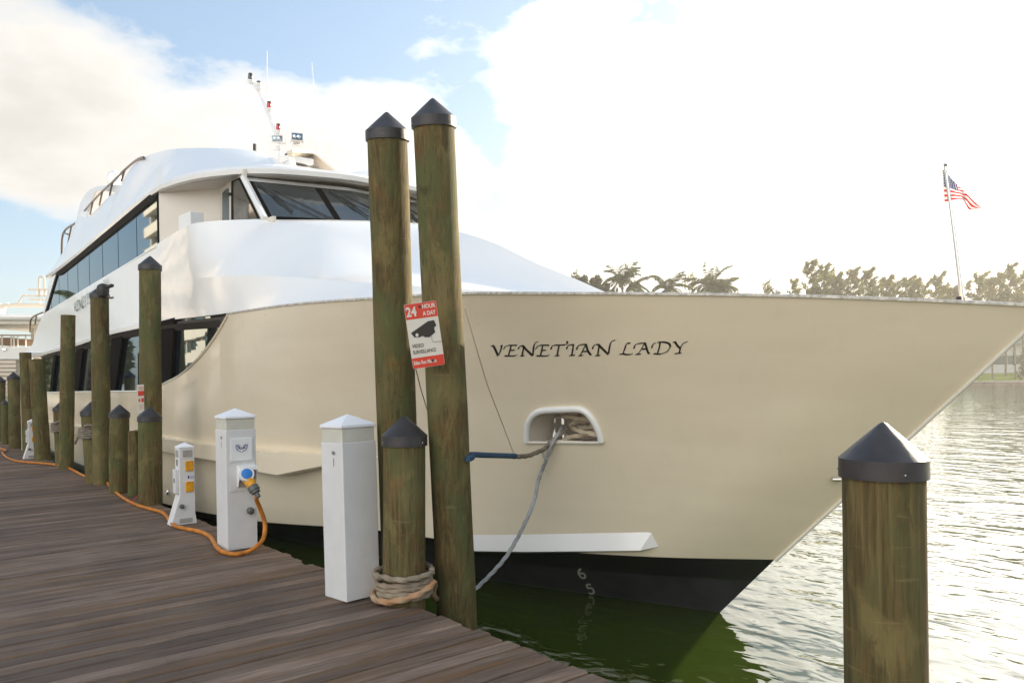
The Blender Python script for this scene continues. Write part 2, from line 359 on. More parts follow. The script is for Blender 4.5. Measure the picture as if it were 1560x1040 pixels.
def leaf_mat(name, dark, light):
    m = mat(name, dark, .6, spec=.3); nt = m.node_tree; b = nt.nodes['Principled BSDF']
    t = N(nt, 'ShaderNodeTexCoord')
    n = N(nt, 'ShaderNodeTexNoise', i_Scale=1.4, i_Detail=6.0, i_Roughness=.7); nt.links.new(t.outputs['Object'], n.inputs['Vector'])
    c = ramp(nt, n.outputs['Fac'], ((.32, dark), (.68, light))); nt.links.new(c, b.inputs['Base Color'])
    tr = N(nt, 'ShaderNodeBsdfTranslucent'); nt.links.new(c, tr.inputs['Color'])
    mx = N(nt, 'ShaderNodeMixShader', i_Fac=.45); nt.links.new(b.outputs[0], mx.inputs[1]); nt.links.new(tr.outputs[0], mx.inputs[2])
    nt.links.new(mx.outputs[0], nt.nodes['Material Output'].inputs[0])
    return m

M_HULL, M_GEL, M_WOOD, M_PLANK, M_WATER = hull_paint(), gelcoat(), piling_wood(), plank_wood(), water_mat()
M_BOOT = mat('black_bottom_paint', (.012, .012, .013), .35, var=.3, vscale=2.0)
M_BOOT2 = mat('antifouling_paint', (.028, .029, .032), .55, var=.35, vscale=3.0, bump=.2)
M_GLASS = mat('tinted_glass', (.008, .013, .018), .02, spec=1.0, coat=0)
M_GLASS.node_tree.nodes['Principled BSDF'].inputs['Specular Tint'].default_value = (.66, .88, 1.0, 1); M_GLASS.node_tree.nodes['Principled BSDF'].inputs['Coat Tint'].default_value = (.7, .9, 1.0, 1)
M_GLASS.node_tree.nodes['Principled BSDF'].inputs['IOR'].default_value = 2.1
M_GLASSW = mat('windscreen_glass', (.035, .042, .042), .02, spec=.6)
M_GLASSG = mat('side_pane_glass', (.085, .085, .075), .04, spec=.5, var=.4, vscale=2.5)
M_FRAME = mat('black_window_frame', (.010, .009, .008), .9, spec=.05)
M_DARK = mat('soffit_shadow', (.05, .042, .036), .6)  # near-black colour stands for the shade under the overhangs
M_SOFFIT = mat('ceiling_panel', (.68, .63, .56), .5, var=.06)
M_WALL = mat('cream_bulkhead', (.66, .60, .52), .35, coat=.2, var=.04, vscale=1.5)
M_WHITE = mat('white_paint', (.80, .80, .80), .35, var=.03, vscale=4.0)
M_OFF = mat('off_white_paint', (.70, .66, .57), .4, var=.08, vscale=4.0)
M_CAP = mat('black_plastic_cap', (.030, .026, .027), .42, var=.3, vscale=14.0, bump=.1)
M_STEEL = mat('stainless_steel', (.62, .60, .58), .18, metal=1.0)
M_CHROME = mat('chrome', (.8, .8, .8), .06, metal=1.0)
M_RAIL = mat('bronzed_rail', (.20, .15, .12), .3, metal=.7)
M_BLACK = mat('black_rubber', (.012, .012, .012), .5)
M_INK = mat('black_lettering', (.014, .013, .012), .45)
M_NUM = mat('grey_numerals', (.52, .50, .42), .6)
M_RED = mat('red_sign_paint', (.62, .045, .02), .4, var=.08)
M_REDLENS = mat('red_lens', (.55, .005, .01), .15, coat=.5)
M_SMOKE = mat('smoked_lens', (.05, .035, .028), .15, coat=.5)
M_SIGNW = mat('sign_white', (.66, .61, .54), .45, var=.04)
M_SIGNK = mat('sign_black', (.022, .018, .015), .5)
M_PED = mat('pedestal_plastic', (.67, .66, .65), .45, var=.05, vscale=5.0)
M_PEDCAP = mat('pedestal_cap_plastic', (.80, .80, .83), .45, var=.03)
M_LENS = mat('frosted_lens', (.58, .56, .48), .5, var=.08, vscale=6.0)
M_LENS2 = mat('grey_lens', (.36, .33, .30), .4, var=.1, vscale=20.0)
M_YEL = mat('yellow_plastic', (.70, .32, .008), .4, var=.25, vscale=30.0)
M_ORANGE = mat('orange_cable_jacket', (.50, .165, .010), .5, var=.35, vscale=14.0)
M_BLUE = mat('blue_plastic', (.02, .18, .55), .4)
M_NAVY = mat('navy_ink', (.04, .035, .19), .5)
M_GREY = mat('grey_plastic', (.10, .105, .10), .5)
M_SLEEVE = mat('blue_chafe_sleeve', (.022, .065, .13), .85, var=.3, vscale=20.0, bump=.3, bscale=120)
M_ROPE_T = rope_mat('tan_rope', (.20, .16, .12), (.36, .29, .21))
M_ROPE_G = rope_mat('grey_rope', (.26, .26, .26), (.42, .42, .42))
M_ROPE_B = rope_mat('brown_rope', (.16, .135, .105), (.28, .24, .19))
M_ROPE_L = rope_mat('pale_rope', (.50, .41, .30), (.74, .63, .48))
M_ROPE_O = rope_mat('rust_stained_rope', (.42, .18, .06), (.42, .33, .23))
M_STRING = mat('pale_string', (.62, .52, .36), .8)
M_CAPRAIL = mat('chipped_cap_rail', (.52, .48, .42), .5, var=.45, vscale=26.0)
M_DECK = mat('foredeck_paint', (.62, .56, .49), .6, var=.1)
M_TEAK = mat('teak', (.30, .17, .085), .6, var=.25, vscale=8.0)
M_GRASS = mat('lawn_grass', (.22, .29, .018), .9, var=.3, vscale=.5, bump=.4, bscale=6)
M_SEAWALL = mat('stained_seawall', (.20, .165, .13), .85, var=.35, vscale=1.5, bump=.4, bscale=4)
M_PAVE = mat('concrete_paving', (.36, .34, .31), .8, var=.15, vscale=1.0)
M_HOUSE = mat('pale_stucco', (.50, .51, .52), .8, var=.06)
M_ROOF = mat('grey_roofing', (.30, .32, .35), .7, var=.1)
M_BARK = mat('bark', (.13, .10, .075), .9, var=.3, vscale=5.0, bump=.4)
M_PALM = leaf_mat('palm_leaf', (.035, .055, .012), (.105, .128, .024))
M_BROAD = leaf_mat('broad_leaf', (.035, .05, .015), (.095, .11, .028))
M_PINE = leaf_mat('casuarina_leaf', (.11, .115, .035), (.24, .235, .075))
M_HOTELW = mat('hotel_concrete', (.72, .62, .52), .7, var=.04)
M_HOTELG = mat('hotel_glazing', (.05, .09, .09), .08, spec=.6, var=.5, vscale=.6)
M_YCREAM = mat('cream_yacht_paint', (.66, .57, .46), .3, coat=.3)

# ================================================================== THE SETTING
# water: one sheet to the horizon
mb = MB(); mb.add([(-480, -60, WATER), (160, -60, WATER), (160, 480, WATER), (-480, 480, WATER)], [(0, 1, 2, 3)])
kind(mb.build('water', M_WATER), 'structure', 'green harbour water rippling under the yacht')
# boardwalk: boards laid across, uneven ends at the water side
E0, E1 = Vector((-5.02, 2.77, 0)), Vector((-.9990, -.0441, 0))           # a point of the edge, and the way the edge runs aft
NRM = Vector((-E1.y, E1.x, 0)); NRM = NRM if NRM.y > 0 else -NRM
def dockpt(a, b, z=0.0): return E0 + E1 * a + NRM * b + Vector((0, 0, z))
rnd = random.Random(3)
mb = MB(); ids = []
k = 0; a = -9.0
while a < 62:
    wd = PW - .017; j = rnd.uniform(-.018, .016); zz = rnd.uniform(-.004, .003); tw = rnd.uniform(-.002, .002)
    if rnd.random() < .06: j += rnd.uniform(-.03, .015)
    b0, b1, ch = -5.6, .0 + j, .006
    prof = [(a, -.04), (a + wd, -.04), (a + wd, -ch), (a + wd - ch, 0), (a + ch, 0), (a, -ch)]
    r0 = [dockpt(x, b0, z + zz) for x, z in prof]; r1 = [dockpt(x + tw, b1, z + zz + tw) for x, z in prof]
    n0 = len(mb.f)
    mb.rows([r0, r1], 0, True); o = len(mb.v); mb.f.append(tuple(range(o - 6, o))); mb.mi.append(0)
    ids += [k] * (len(mb.f) - n0)
    k += 1; a += PW
me = bpy.data.meshes.new('boardwalk'); me.from_pydata(mb.v, [], mb.f); me.materials.append(M_PLANK)
at = me.attributes.new('board', 'FLOAT', 'FACE'); at.data.foreach_set('value', [float(i) for i in ids])
o = bpy.data.objects.new('boardwalk', me); COL.objects.link(o); M_SCREW = mat('rusty_screw', (.05, .035, .028), .6, metal=.5)
kind(o, 'structure', 'weathered grey boardwalk of cross boards along the mooring')
mb = MB()
for q in range(150):
    for b in (-.115, -1.66, -3.26):
        for e in (.030, .104):
            c = dockpt(-9 + q * PW + e + rnd.uniform(-.006, .006), b + rnd.uniform(-.012, .012), -.0005); mb.add([c + Vector((.0055 * math.cos(k_ * 1.0472), .0055 * math.sin(k_ * 1.0472), .0015)) for k_ in range(6)], [(0, 1, 2, 3, 4, 5)])
kind(mb.build('boardwalk_screws', M_SCREW), 'structure', 'rusty screw heads in the boardwalk')
mb = MB()
for b in (-.16, -1.7, -3.3, -4.9):                                             # stringers and cross beams beneath
    mb.add([dockpt(-9, b, -.045), dockpt(62, b, -.045), dockpt(62, b + .09, -.045), dockpt(-9, b + .09, -.045), dockpt(-9, b, -.32), dockpt(62, b, -.32), dockpt(62, b + .09, -.32), dockpt(-9, b + .09, -.32)],
           [(0, 1, 2, 3), (7, 6, 5, 4), (0, 4, 5, 1), (3, 2, 6, 7), (0, 3, 7, 4), (1, 5, 6, 2)])
for i in range(18):
    q = -8 + i * 4.0
    mb.add([dockpt(q, -5.5, -.325), dockpt(q + .14, -5.5, -.325), dockpt(q + .14, -.1, -.325), dockpt(q, -.1, -.325), dockpt(q, -5.5, -.6), dockpt(q + .14, -5.5, -.6), dockpt(q + .14, -.1, -.6), dockpt(q, -.1, -.6)],
           [(0, 1, 2, 3), (7, 6, 5, 4), (0, 4, 5, 1), (3, 2, 6, 7), (0, 3, 7, 4), (1, 5, 6, 2)])
kind(mb.build('boardwalk_beams', M_WOOD), 'structure', 'timber beams carrying the boardwalk')
# paved land on the shore side, behind the photographer
mb = MB(); mb.add([dockpt(-120, -5.62, -.03), dockpt(400, -5.62, -.03), dockpt(400, -160, -.03), dockpt(-120, -160, -.03), dockpt(-120, -5.62, -2.5), dockpt(400, -5.62, -2.5)], [(3, 2, 1, 0), (0, 1, 5, 4)])
kind(mb.build('pavement', M_PAVE), 'structure', 'concrete ground on the shore behind the boardwalk')
# the far bank
shore = [Vector((60, 96, 0)), Vector((-14, 106, 0)), onD(1560, 560, 99.5), onD(1480, 560, 103), onD(1200, 560, 102), onD(900, 560, 104), onD(600, 560, 110), onD(200, 560, 150), onD(-300, 560, 230)]
back = [p + (p - Vector((-10, -10, 0))).normalized() * 200 for p in shore]
LAWN = -.02
def inland(p, m): return p + (p - Vector((-10, -10, 0))).normalized() * m
mb = MB(); mb.rows([[Vector((q.x, q.y, z)) for q in (inland(p, m) for p in shore)] for m, z in ((0, LAWN), (3, .25), (8.5, 1.0), (200, 1.2))])
kind(mb.build('lawn', M_GRASS), 'structure', 'bright green lawn on the far bank')
mb = MB()
for p, q in zip(shore, shore[1:]):
    p, q = Vector((p.x, p.y, 0)), Vector((q.x, q.y, 0)); n = (q - p).cross(Vector((0, 0, 1))).normalized()
    n = n if n.dot(-p) > 0 else -n
    mb.add([p + n * .3 + Vector((0, 0, -3)), q + n * .3 + Vector((0, 0, -3)), q + n * .3 + Vector((0, 0, -.16)), p + n * .3 + Vector((0, 0, -.16))], [(0, 1, 2, 3)], 0)
    c = [p + n * .42, q + n * .42, q - n * .3, p - n * .3]
    mb.add([v + Vector((0, 0, -.157)) for v in c] + [v + Vector((0, 0, .02)) for v in c], [(3, 2, 1, 0), (4, 5, 6, 7), (0, 1, 5, 4), (1, 2, 6, 5), (2, 3, 7, 6), (3, 0, 4, 7)], 1)
tag(mb.build('seawall', [M_SEAWALL, M_PAVE]), 'stained concrete seawall with a pale cap below the far lawn', 'seawall')

# ================================================================== THE YACHT
CL = 5.90                                       # centre line; bow towards +x
yacht = thing('yacht', 'large white and cream motor yacht moored along the boardwalk', 'yacht', (-16, CL, WATER))
def mir(p): return Vector((p[0], 2 * CL - p[1], p[2]))
# --- plan and profile of the hull
_tip, _sb, _sw = onY(1600, 466, CL), onY(1180, 852, CL), onY(1097, 932, CL)
TIP, XSB, XSW = _tip.x, _sb.x, _sw.x
HB = CL - 3.16
def Ysheer(x):
    t = min(max((TIP - x) / 9.0, 0), 1); return CL - HB * (1 - (1 - t) ** 2.15)
def on_plan(px, py, f, x0=-3, x1=-40):
    r = ray(px, py); lo, hi = 1.0, 60.0; g = lambda d: (CAM + r * d).y - f((CAM + r * d).x)
    a = lo
    for i in range(600):                        # first crossing from the camera outwards
        b = a * 1.008 + .01
        if g(a) < 0 <= g(b):
            for _ in range(40):
                m_ = (a + b) / 2
                if g(m_) < 0: a = m_
                else: b = m_
            return CAM + r * a
        a = b
    return CAM + r * a
zs_pts = [(TIP, _tip.z)] + [(p.x, p.z) for p in (on_plan(px, py, Ysheer) for px, py in ((1400, 457), (1200, 450.5), (1000, 447.5), (850, 446.8), (705, 447), (570, 454), (450, 463), (350, 477), (245, 490.5), (165, 508), (116, 525), (48, 544)))]
zsheer = Curve(zs_pts)
print('sheer', [(round(a, 2), round(b, 2)) for a, b in zs_pts])
# opening in the topsides aft: top of hull plating
cut_pts = [(p.x, p.z) for p in (onY(px, py, 3.16) for px, py in ((348.6, 476.6), (337, 497), (326, 515), (304, 544), (273, 573), (245.7, 587.5)))] + [(-14.6, 1.45), (-18, 1.43), (-28, 1.36), (-35, 1.3)]
zcut = Curve(cut_pts)
XOPEN = max(p[0] for p in cut_pts)
def ztop(x): return zsheer(x) if x >= XOPEN else min(zcut(x), zsheer(x))
zboot = lambda x: lin([(XSB, _sb.z), (-7.6, -.12), (-11, -.28), (-14, -.38), (-35, -.42)], x)
def on_prof(px, py, zf):
    z = zf(-6)
    for _ in range(60):
        p = onZ(px, py, z); z = .5 * z + .5 * zf(p.x)
    return p
_b = [on_prof(px, py, zboot) for px, py in ((1000, 848), (860, 840), (720, 828), (650, 818), (580, 808), (390, 793))]
YB = Curve([(XSB, CL)] + [(p.x, p.y) for p in _b] + [(-14.0, 3.16), (-35, 3.17)])
_w = [onZ(px, py, WATER) for px, py in ((1000, 919), (900, 905), (740, 882))]
YW = Curve([(XSW, CL)] + [(p.x, p.y) for p in _w] + [(-9.0, 4.45), (-12, 3.85), (-16, 3.45), (-22, 3.3), (-35, 3.3)])
print('YB', [tuple(round(c, 2) for c in p) for p in _b]); print('YW', [tuple(round(c, 2) for c in p) for p in _w], XSB, XSW, TIP)
XE = -35.0
# columns: the same parameter on every level, stem to stern
us = [0.0]
while us[-1] < 1:
    x = TIP + (XE - TIP) * us[-1]
    us.append(us[-1] + (.02 if us[-1] < .02 else .03 if x > -8.5 else .06 if x > -14.5 else .5) / (TIP - XE) * (1 if us[-1] > .02 else .35))
us[-1] = 1.0
def lev(x0, u): return x0 + (XE - x0) * u
def hull_pt(u, f):                              # f 0 at the boot line .. 1 at the sheer
    xb, xs_ = lev(XSB, u), lev(TIP, u)
    B = Vector((xb, YB(xb), zboot(xb))); S = Vector((xs_, Ysheer(xs_), zsheer(xs_)))
    p = B.lerp(S, f)
    conc = .10 * math.exp(-((u - .10) / .10) ** 2) * (u / .03 if u < .03 else 1)
    p.y += conc * math.sin(math.pi * f) ** 1.0
    return p
def fmax(u):
    f = 1.0
    for _ in range(30):
        p = hull_pt(u, f); zt = ztop(p.x)
        B = hull_pt(u, 0); S = hull_pt(u, 1)
        f = min(1.0, max(.05, .5 * f + .5 * (zt - B.z) / (S.z - B.z)))
    return f
NR = 76
rows = [[hull_pt(u, fm * j / NR) for j in range(NR + 1)] for u, fm in ((u, fmax(u)) for u in us)]
full = MB(); full.rows(rows)
BVH = BVHTree.FromPolygons([Vector(v) for v in full.v], full.f)
def on_hull(px, py, off=.003):
    r = ray(px, py).normalized(); h = BVH.ray_cast(CAM, r, 60)
    if h[0] is None: return None
    n = h[1] if h[1].dot(r) < 0 else -h[1]
    return h[0] + n * off
# hawse opening (seen outline), cut from the plating
hawse_px = [(803, 672), (803.5, 655), (806, 643), (812, 633), (822, 626.5), (836, 624), (858, 623), (880, 622.5), (892, 626), (902, 636), (910, 650), (914.5, 662), (917, 672)]
hx = np.array([p[0] for p in hawse_px]); hy = np.array([p[1] for p in hawse_px])
def inside(px, py):
    c = False; n = len(hawse_px); j = n - 1
    for i in range(n):
        if (hy[i] > py) != (hy[j] > py) and px < (hx[j] - hx[i]) * (py - hy[i]) / (hy[j] - hy[i]) + hx[i]: c = not c
        j = i
    return c
hull_mb = MB(); hull_mb.v = list(full.v)
for f in full.f:
    c = sum((Vector(full.v[i]) for i in f), Vector()) / 4
    if -8.5 < c.x < -4 and .5 < c.z < 1.7 and inside(*project(c)): continue
    hull_mb.f.append(f); hull_mb.mi.append(0)
# far side and transom
far = MB(); far.rows([[mir(p) for p in r[::6]] for r in rows[::4] + [rows[-1]]])
tr = [hull_pt(1.0, j / 6 * fmax(1.0)) for j in range(7)]
far.rows([tr, [mir(p) for p in tr]])
hull_mb.add(far.v, far.f)
hull = hull_mb.build('hull', M_HULL, yacht, True, angle=50)
# boot and bottom
bt = MB()
def wl_pt(u): x = lev(XSW, u); return Vector((x, YW(x), WATER))
def kl_pt(u): x = lev(XSW - 1.2, u); y = YW(min(x + 1.0, XSW)); return Vector((x, CL - (CL - y) * .8, -1.7))
for u0 in (us[::3] + [1.0],):
    b0 = [hull_pt(u, 0) for u in u0]; w0 = [wl_pt(u) for u in u0]; k0 = [kl_pt(u) for u in u0]
    s0 = [a.lerp(b, .38) for a, b in zip(b0, w0)]
    bt.rows([b0, s0], 0); bt.rows([s0, w0], 1); bt.rows([w0, k0], 1)
bt.mirror(CL)
e = [hull_pt(1, 0), wl_pt(1), kl_pt(1)]; bt.rows([e, [mir(p) for p in e]], 1)
bt.build('boot_stripe', [M_BOOT, M_BOOT2], yacht, True, angle=50)
# stem guard along the raking stem
st = [hull_pt(0, f).lerp(hull_pt(0, f), 0) for f in np.linspace(0, 1, 14)]
mb = MB(); mb.tube([p + Vector((.012, 0, -.008)) for p in st], .013, 8); mb.build('stem_guard', M_OFF, yacht, True)
# cap rail along the bulwark
rail = [hull_pt(u, 1) for u in us if lev(TIP, u) > XOPEN - .1]
mb = MB(); mb.rows([[p + Vector((0, d, h)) for d, h in ((-.012, -.010), (-.013, .006), (.0, .013), (.10, .013), (.12, .0), (.10, -.02))] for p in rail[1:]], 0, True); mb.mirror(CL)
mb.build('cap_rail', M_CAPRAIL, yacht, True)
def hull_at_z(u, z):
    lo, hi = 0.0, 1.0
    for _ in range(30):
        m_ = (lo + hi) / 2
        if hull_pt(u, m_).z < z: lo = m_
        else: hi = m_
    return hull_pt(u, lo)
# bulwark lining and foredeck
ZD = .80
mb = MB(); pl_ = [hull_at_z(u, .8) for u in us[4::5] if -12 < lev(TIP, u) and u > .055]
mb.rows([[Vector((p.x, p.y + .05, ZD)) for p in pl_], [Vector((p.x, CL, ZD + .04)) for p in pl_]]); mb.mirror(CL); mb.build('foredeck', M_DECK, yacht)
# long rub rail: a boxed sponson along the topsides that fairs into the bow
rr = []
for u in us:
    p = hull_at_z(u, .72)
    if p.x > -7.9: continue
    k_ = min(1.0, (-7.9 - p.x) / 1.3); out = .13 * k_ + .004
    zt = lin([(-8.6, .74), (-14, .73), (-23, .55), (-35, .40)], p.x); zb = zt - lin([(-7.9, .01), (-8.6, .12), (-9.4, .28), (-10.2, .25), (-11, .20), (-35, .20)], p.x)
    rr.append([p + Vector((0, .01, zt + .015 * k_ - p.z)), Vector((p.x, p.y - out, zt)), Vector((p.x, p.y - out, zb)), Vector((p.x, hull_at_z(u, zb).y + .01, zb - .02))])
mb = MB(); mb.rows(rr, 0); mb.mirror(CL); mb.build('rub_rail', M_HULL, yacht, True, angle=25)
boot_b = BVHTree.FromPolygons([Vector(v) for v in bt.v], bt.f)
def on_boot(px, py, off=.004):
    r = ray(px, py).normalized(); h = boot_b.ray_cast(CAM, r, 60)
    if h[0] is None: return None
    n = h[1] if h[1].dot(r) < 0 else -h[1]
    return h[0] + n * off
# spray rail wedge low on the bow
sp = []
for px, yt, yb, k_ in ((672, 814, 838, 1), (700, 814.5, 838.5, 1), (730, 815, 839, 1), (765, 815, 839.5, 1), (800, 814.5, 840, 1), (900, 812.5, 839, 1), (975, 838 - 27, 838, 1)):
    a_, b_ = on_hull(px, yt - 1, .004), (on_hull(px, yb, 0.0) or on_boot(px, yb, 0.0))
    if a_ and b_:
        o_ = b_ + Vector((.02, -.13 if px > 760 else -.26, -.0)); o_ = CAM + (ray(px, yb) * ((o_ - CAM).dot(_fwd)))
        sp.append([a_, o_, on_hull(px + 4, yb + 3, -.004) or on_boot(px + 4, yb + 3, -.004) or b_])
mb = MB(); mb.rows(sp, 0)
tipc = [on_hull(993, 810.5, -.003), on_hull(1003, 832, .0)]
i0 = len(mb.v); l = sp[-1]; mb.add([l[0], l[1], l[2], tipc[0], tipc[1]], [(0, 3, 1), (3, 4, 1), (1, 4, 2)])
mb.build('spray_rail', M_GEL, yacht, True, angle=32)
# name on the bow: broad nib strokes laid on the plating
def nib_strokes(strokes, place, half, thin):
    mb = MB(); nib = Vector((math.cos(R(38)), -math.sin(R(38)), 0)) * half
    for s in strokes:
        pts = smooth([(x, y, 0) for x, y in s], 6)
        for p, q in zip(pts, pts[1:]):
            d = q - p
            if d.length < 1e-6: continue
            t = Vector((-d.y, d.x, 0)).normalized() * thin
            n = nib if abs(d.normalized().cross(nib.normalized()).z) * half > thin else t
            c = [place(*(v.xy)) for v in (p - n, q - n, q + n, p + n)]
            if None in c: continue
            mb.add(c, [(0, 1, 2, 3)])
    return mb
NAME = [[(38, 108), (50, 102), (62, 112), (78, 145), (92, 178)], [(92, 178), (110, 142), (120, 105)], [(112, 103), (124, 103)],
        [(137, 128), (144, 112), (165, 102), (200, 100), (228, 100), (226, 106)], [(190, 102), (180, 140), (170, 176)], [(180, 138), (215, 136)], [(142, 177), (170, 180), (222, 177), (232, 168)],
        [(243, 128), (247, 114), (262, 104), (276, 104)], [(284, 106), (278, 140), (270, 177)], [(276, 104), (312, 142), (350, 178)], [(350, 178), (358, 110), (368, 82), (388, 72)], [(258, 178), (286, 178)],
        [(374, 128), (384, 109), (410, 100), (466, 100), (463, 106)], [(425, 102), (416, 140), (407, 178)], [(418, 138), (448, 137)], [(378, 177), (410, 180), (460, 178), (472, 168)],
        [(487, 130), (489, 112), (510, 100), (560, 98), (598, 95), (608, 84), (602, 70)], [(546, 100), (538, 138), (531, 177)], [(516, 178), (549, 177)],
        [(603, 128), (606, 110), (625, 97), (656, 96)], [(652, 97), (646, 136), (640, 175)], [(622, 176), (662, 174)],
        [(678, 132), (682, 110), (705, 96), (750, 93)], [(745, 94), (760, 140), (780, 170), (790, 166)], [(742, 96), (718, 146), (703, 175)], [(690, 177), (722, 176)], [(720, 146), (762, 145)],
        [(795, 128), (800, 106), (820, 94), (838, 95)], [(844, 96), (838, 136), (832, 174)], [(815, 177), (850, 176)], [(838, 95), (874, 132), (912, 168)], [(912, 168), (922, 105), (935, 72), (962, 62)],
        [(1072, 87), (1055, 83), (1043, 94), (1032, 130), (1018, 164)], [(993, 167), (1018, 164), (1050, 169), (1083, 166), (1092, 158)],
        [(1103, 124), (1107, 102), (1130, 88), (1186, 83)], [(1185, 84), (1198, 130), (1211, 160), (1222, 156)], [(1180, 86), (1152, 136), (1131, 164)], [(1114, 167), (1152, 165)], [(1155, 128), (1196, 128)],
        [(1235, 120), (1240, 96), (1262, 81)], [(1296, 78), (1288, 120), (1276, 161)], [(1248, 161), (1290, 165), (1340, 150), (1370, 115), (1362, 88), (1322, 76), (1276, 78)],
        [(1390, 79), (1405, 75), (1425, 104), (1445, 122)], [(1445, 122), (1465, 88), (1500, 72)], [(1445, 122), (1438, 158)], [(1405, 161), (1453, 158)]]
mb = nib_strokes(NAME, lambda x, y: on_hull(740 + x / 4.875, 505 + y / 4.875, .004), 8.5, 3.0); o = mb.build('name_lettering', M_INK, yacht); o['label'] = 'black calligraphic name VENETIAN LADY on the bow'
# draught marks
SIX = [[(12, 2), (4, 10), (2, 20), (6, 28), (13, 27), (16, 20), (12, 14), (5, 17)]]
FIVE = [[(14, 2), (4, 3), (3, 13), (10, 11), (15, 17), (13, 25), (6, 28), (1, 25)]]
for s, x0, y0 in ((SIX, 877, 864), (FIVE, 891, 888)):
    nib_strokes(s, lambda x, y, x0=x0, y0=y0: on_boot(x0 + x * .62 + y * .22, y0 + y * .55), 2.6, 2.4).build('draught_mark', M_NUM, yacht)
# hawse frame and its box
hp = [on_hull(x, y, .012) for x, y in hawse_px]
hp_s = smooth(hp, 5)
mb = MB(); mb.tube(hp_s, .030, 10); hawse = mb.build('hawse_frame', M_GEL, yacht, True)
inn = Vector((-.03, .34, .0))
mb = MB(); mb.rows([[p + Vector((0, .008, 0)) for p in hp_s], [p + inn for p in hp_s]]); mb.add([hp[0], hp[-1], hp[-1] + inn * 1.0, hp[0] + inn * 1.0], [(0, 1, 2, 3)], 0); o = mb.build('hawse_box', M_WALL, hawse, True)
lip = MB(); lip.tube([hp[0] + Vector((.0, 0, -.008)), hp[-1] + Vector((0, 0, -.008))], .014, 6); lip.build('hawse_lip', M_OFF, hawse, True)
p = CAM + ray(852, 636) * ((hp[7] - CAM).dot(_fwd) + .48)
mb = MB(); mb.tube([p + Vector((-.22, 0, 0)), p + Vector((-.16, 0, .008)), p + Vector((.16, 0, .008)), p + Vector((.22, 0, 0))], .022, 8)
for q in (-.07, .07): mb.tube([p + Vector((q, 0, 0)), p + Vector((q, 0, -.34))], .025, 8)
mb.build('cleat', M_CHROME, yacht, True)
# bow eye
p = on_hull(1272, 729, .0); mb = MB(); mb.tube([p + Vector((-.03, .02, 0)), p + Vector((.03, -.06, 0)), p + Vector((.06, -.02, 0))], .016, 8); mb.build('bow_eye', M_STEEL, yacht, True)

def hull_y(x, z):
    lo, hi = 0.0, 1.0
    for _ in range(40):
        m_ = (lo + hi) / 2
        if hull_at_z(m_, z).x > x: lo = m_
        else: hi = m_
    return hull_at_z(lo, z).y
# --- forward house: shoulder, knuckle and crowned top, from the bulwark to the windscreen
inset = lambda x: lin([(-14.2, .00), (-12, .02), (-10, .14), (-8, .32), (-6.5, .55), (-5, .8)], x)
Yk = lambda x: Ysheer(x) + .02 + inset(x)
kn = [on_plan(px, py, Yk) for px, py in ((246, 430), (300, 424), (350, 420), (430, 421), (500, 426), (570, 431), (640, 436), (705, 440.5), (780, 445))]
print('knuckle', [tuple(round(c, 2) for c in p) for p in kn])
zk = Curve([(p.x, p.z) for p in kn] + [(-35, 3.0), (-28, 3.1), (-5.2, 2.3)])
edge = [onZ(px, py, 3.94) for px, py in ((235, 372), (250, 358), (265, 347.5), (282, 341.5), (300, 338), (330, 335), (366, 333.5))]
for p in edge[1:4]: p.y = max(p.y, 3.19)
edge[0].y = 3.19
_c = [onY(px, py, CL) for px, py in ((690, 351), (750, 369), (820, 402), (870, 422), (925, 446))]
zc = Curve([(-11.2, 3.95), (-10.5, 3.94)] + [(p.x, p.z) for p in _c] + [(-5.2, 2.12), (-4.4, 1.85)])
print('crest', [tuple(round(c, 2) for c in p) for p in _c])
Yc = lambda x: lin([(-11.2, 4.0), (-10, 4.28), (-9, 4.5), (-8, 4.75), (-7, 5.02), (-6, 5.3), (-5, 5.6)], x)
zcr = Curve([(-11.2, 3.93), (-10.6, 3.80), (-10, 3.55), (-9, 3.14), (-8, 2.82), (-7, 2.56), (-6, 2.30), (-5, 1.98), (-4.4, 1.80)])
def rise(K, C):                                 # rounded flank from the knuckle K up to the shoulder C
    Q = Vector((K.x, K.y + (C.y - K.y) * .36, K.z + (C.z - K.z) * .66))
    return [K * (1 - t) ** 2 + Q * (2 * t * (1 - t)) + C * t * t for t in np.linspace(0, 1, 25)], Q
def section(x):
    yk, z_k = Yk(x), zk(x)
    S0 = Vector((x, Ysheer(x) + .025, zsheer(x) + .012)); K = Vector((x, yk, z_k)); C = Vector((x, Yc(x), zcr(x))); T = Vector((x, CL, zc(x)))
    if x > -7.3: S0 = Vector((x, min(Ysheer(x) + .35 * min(1, (x + 7.3) / .5) + .025, yk - .01), zsheer(x) - .10 * min(1, (x + 7.3) / .5)))
    low = [S0.lerp(K, t) for t in np.linspace(0, 1, 6)]
    m1 = K.lerp(C, .5) + Vector((0, -.05, .10)) * lin([(-11.2, 2.4), (-10, 1.2), (-8, .4), (-5, 0)], x)
    q = CL - C.y
    up1, Q = rise(K, C); dQ = C - Q
    P = C + dQ * min(1.0, max(.05, (T.z - C.z) / max(dQ.z, .02)) * .85)
    return low[:-1] + up1[:-1] + [C * (1 - t) ** 2 + P * (2 * t * (1 - t)) + T * t * t for t in np.linspace(0, 1, 14)]
xs_f = list(np.linspace(-11.15, -4.6, 60))
secs = [section(x) for x in xs_f]
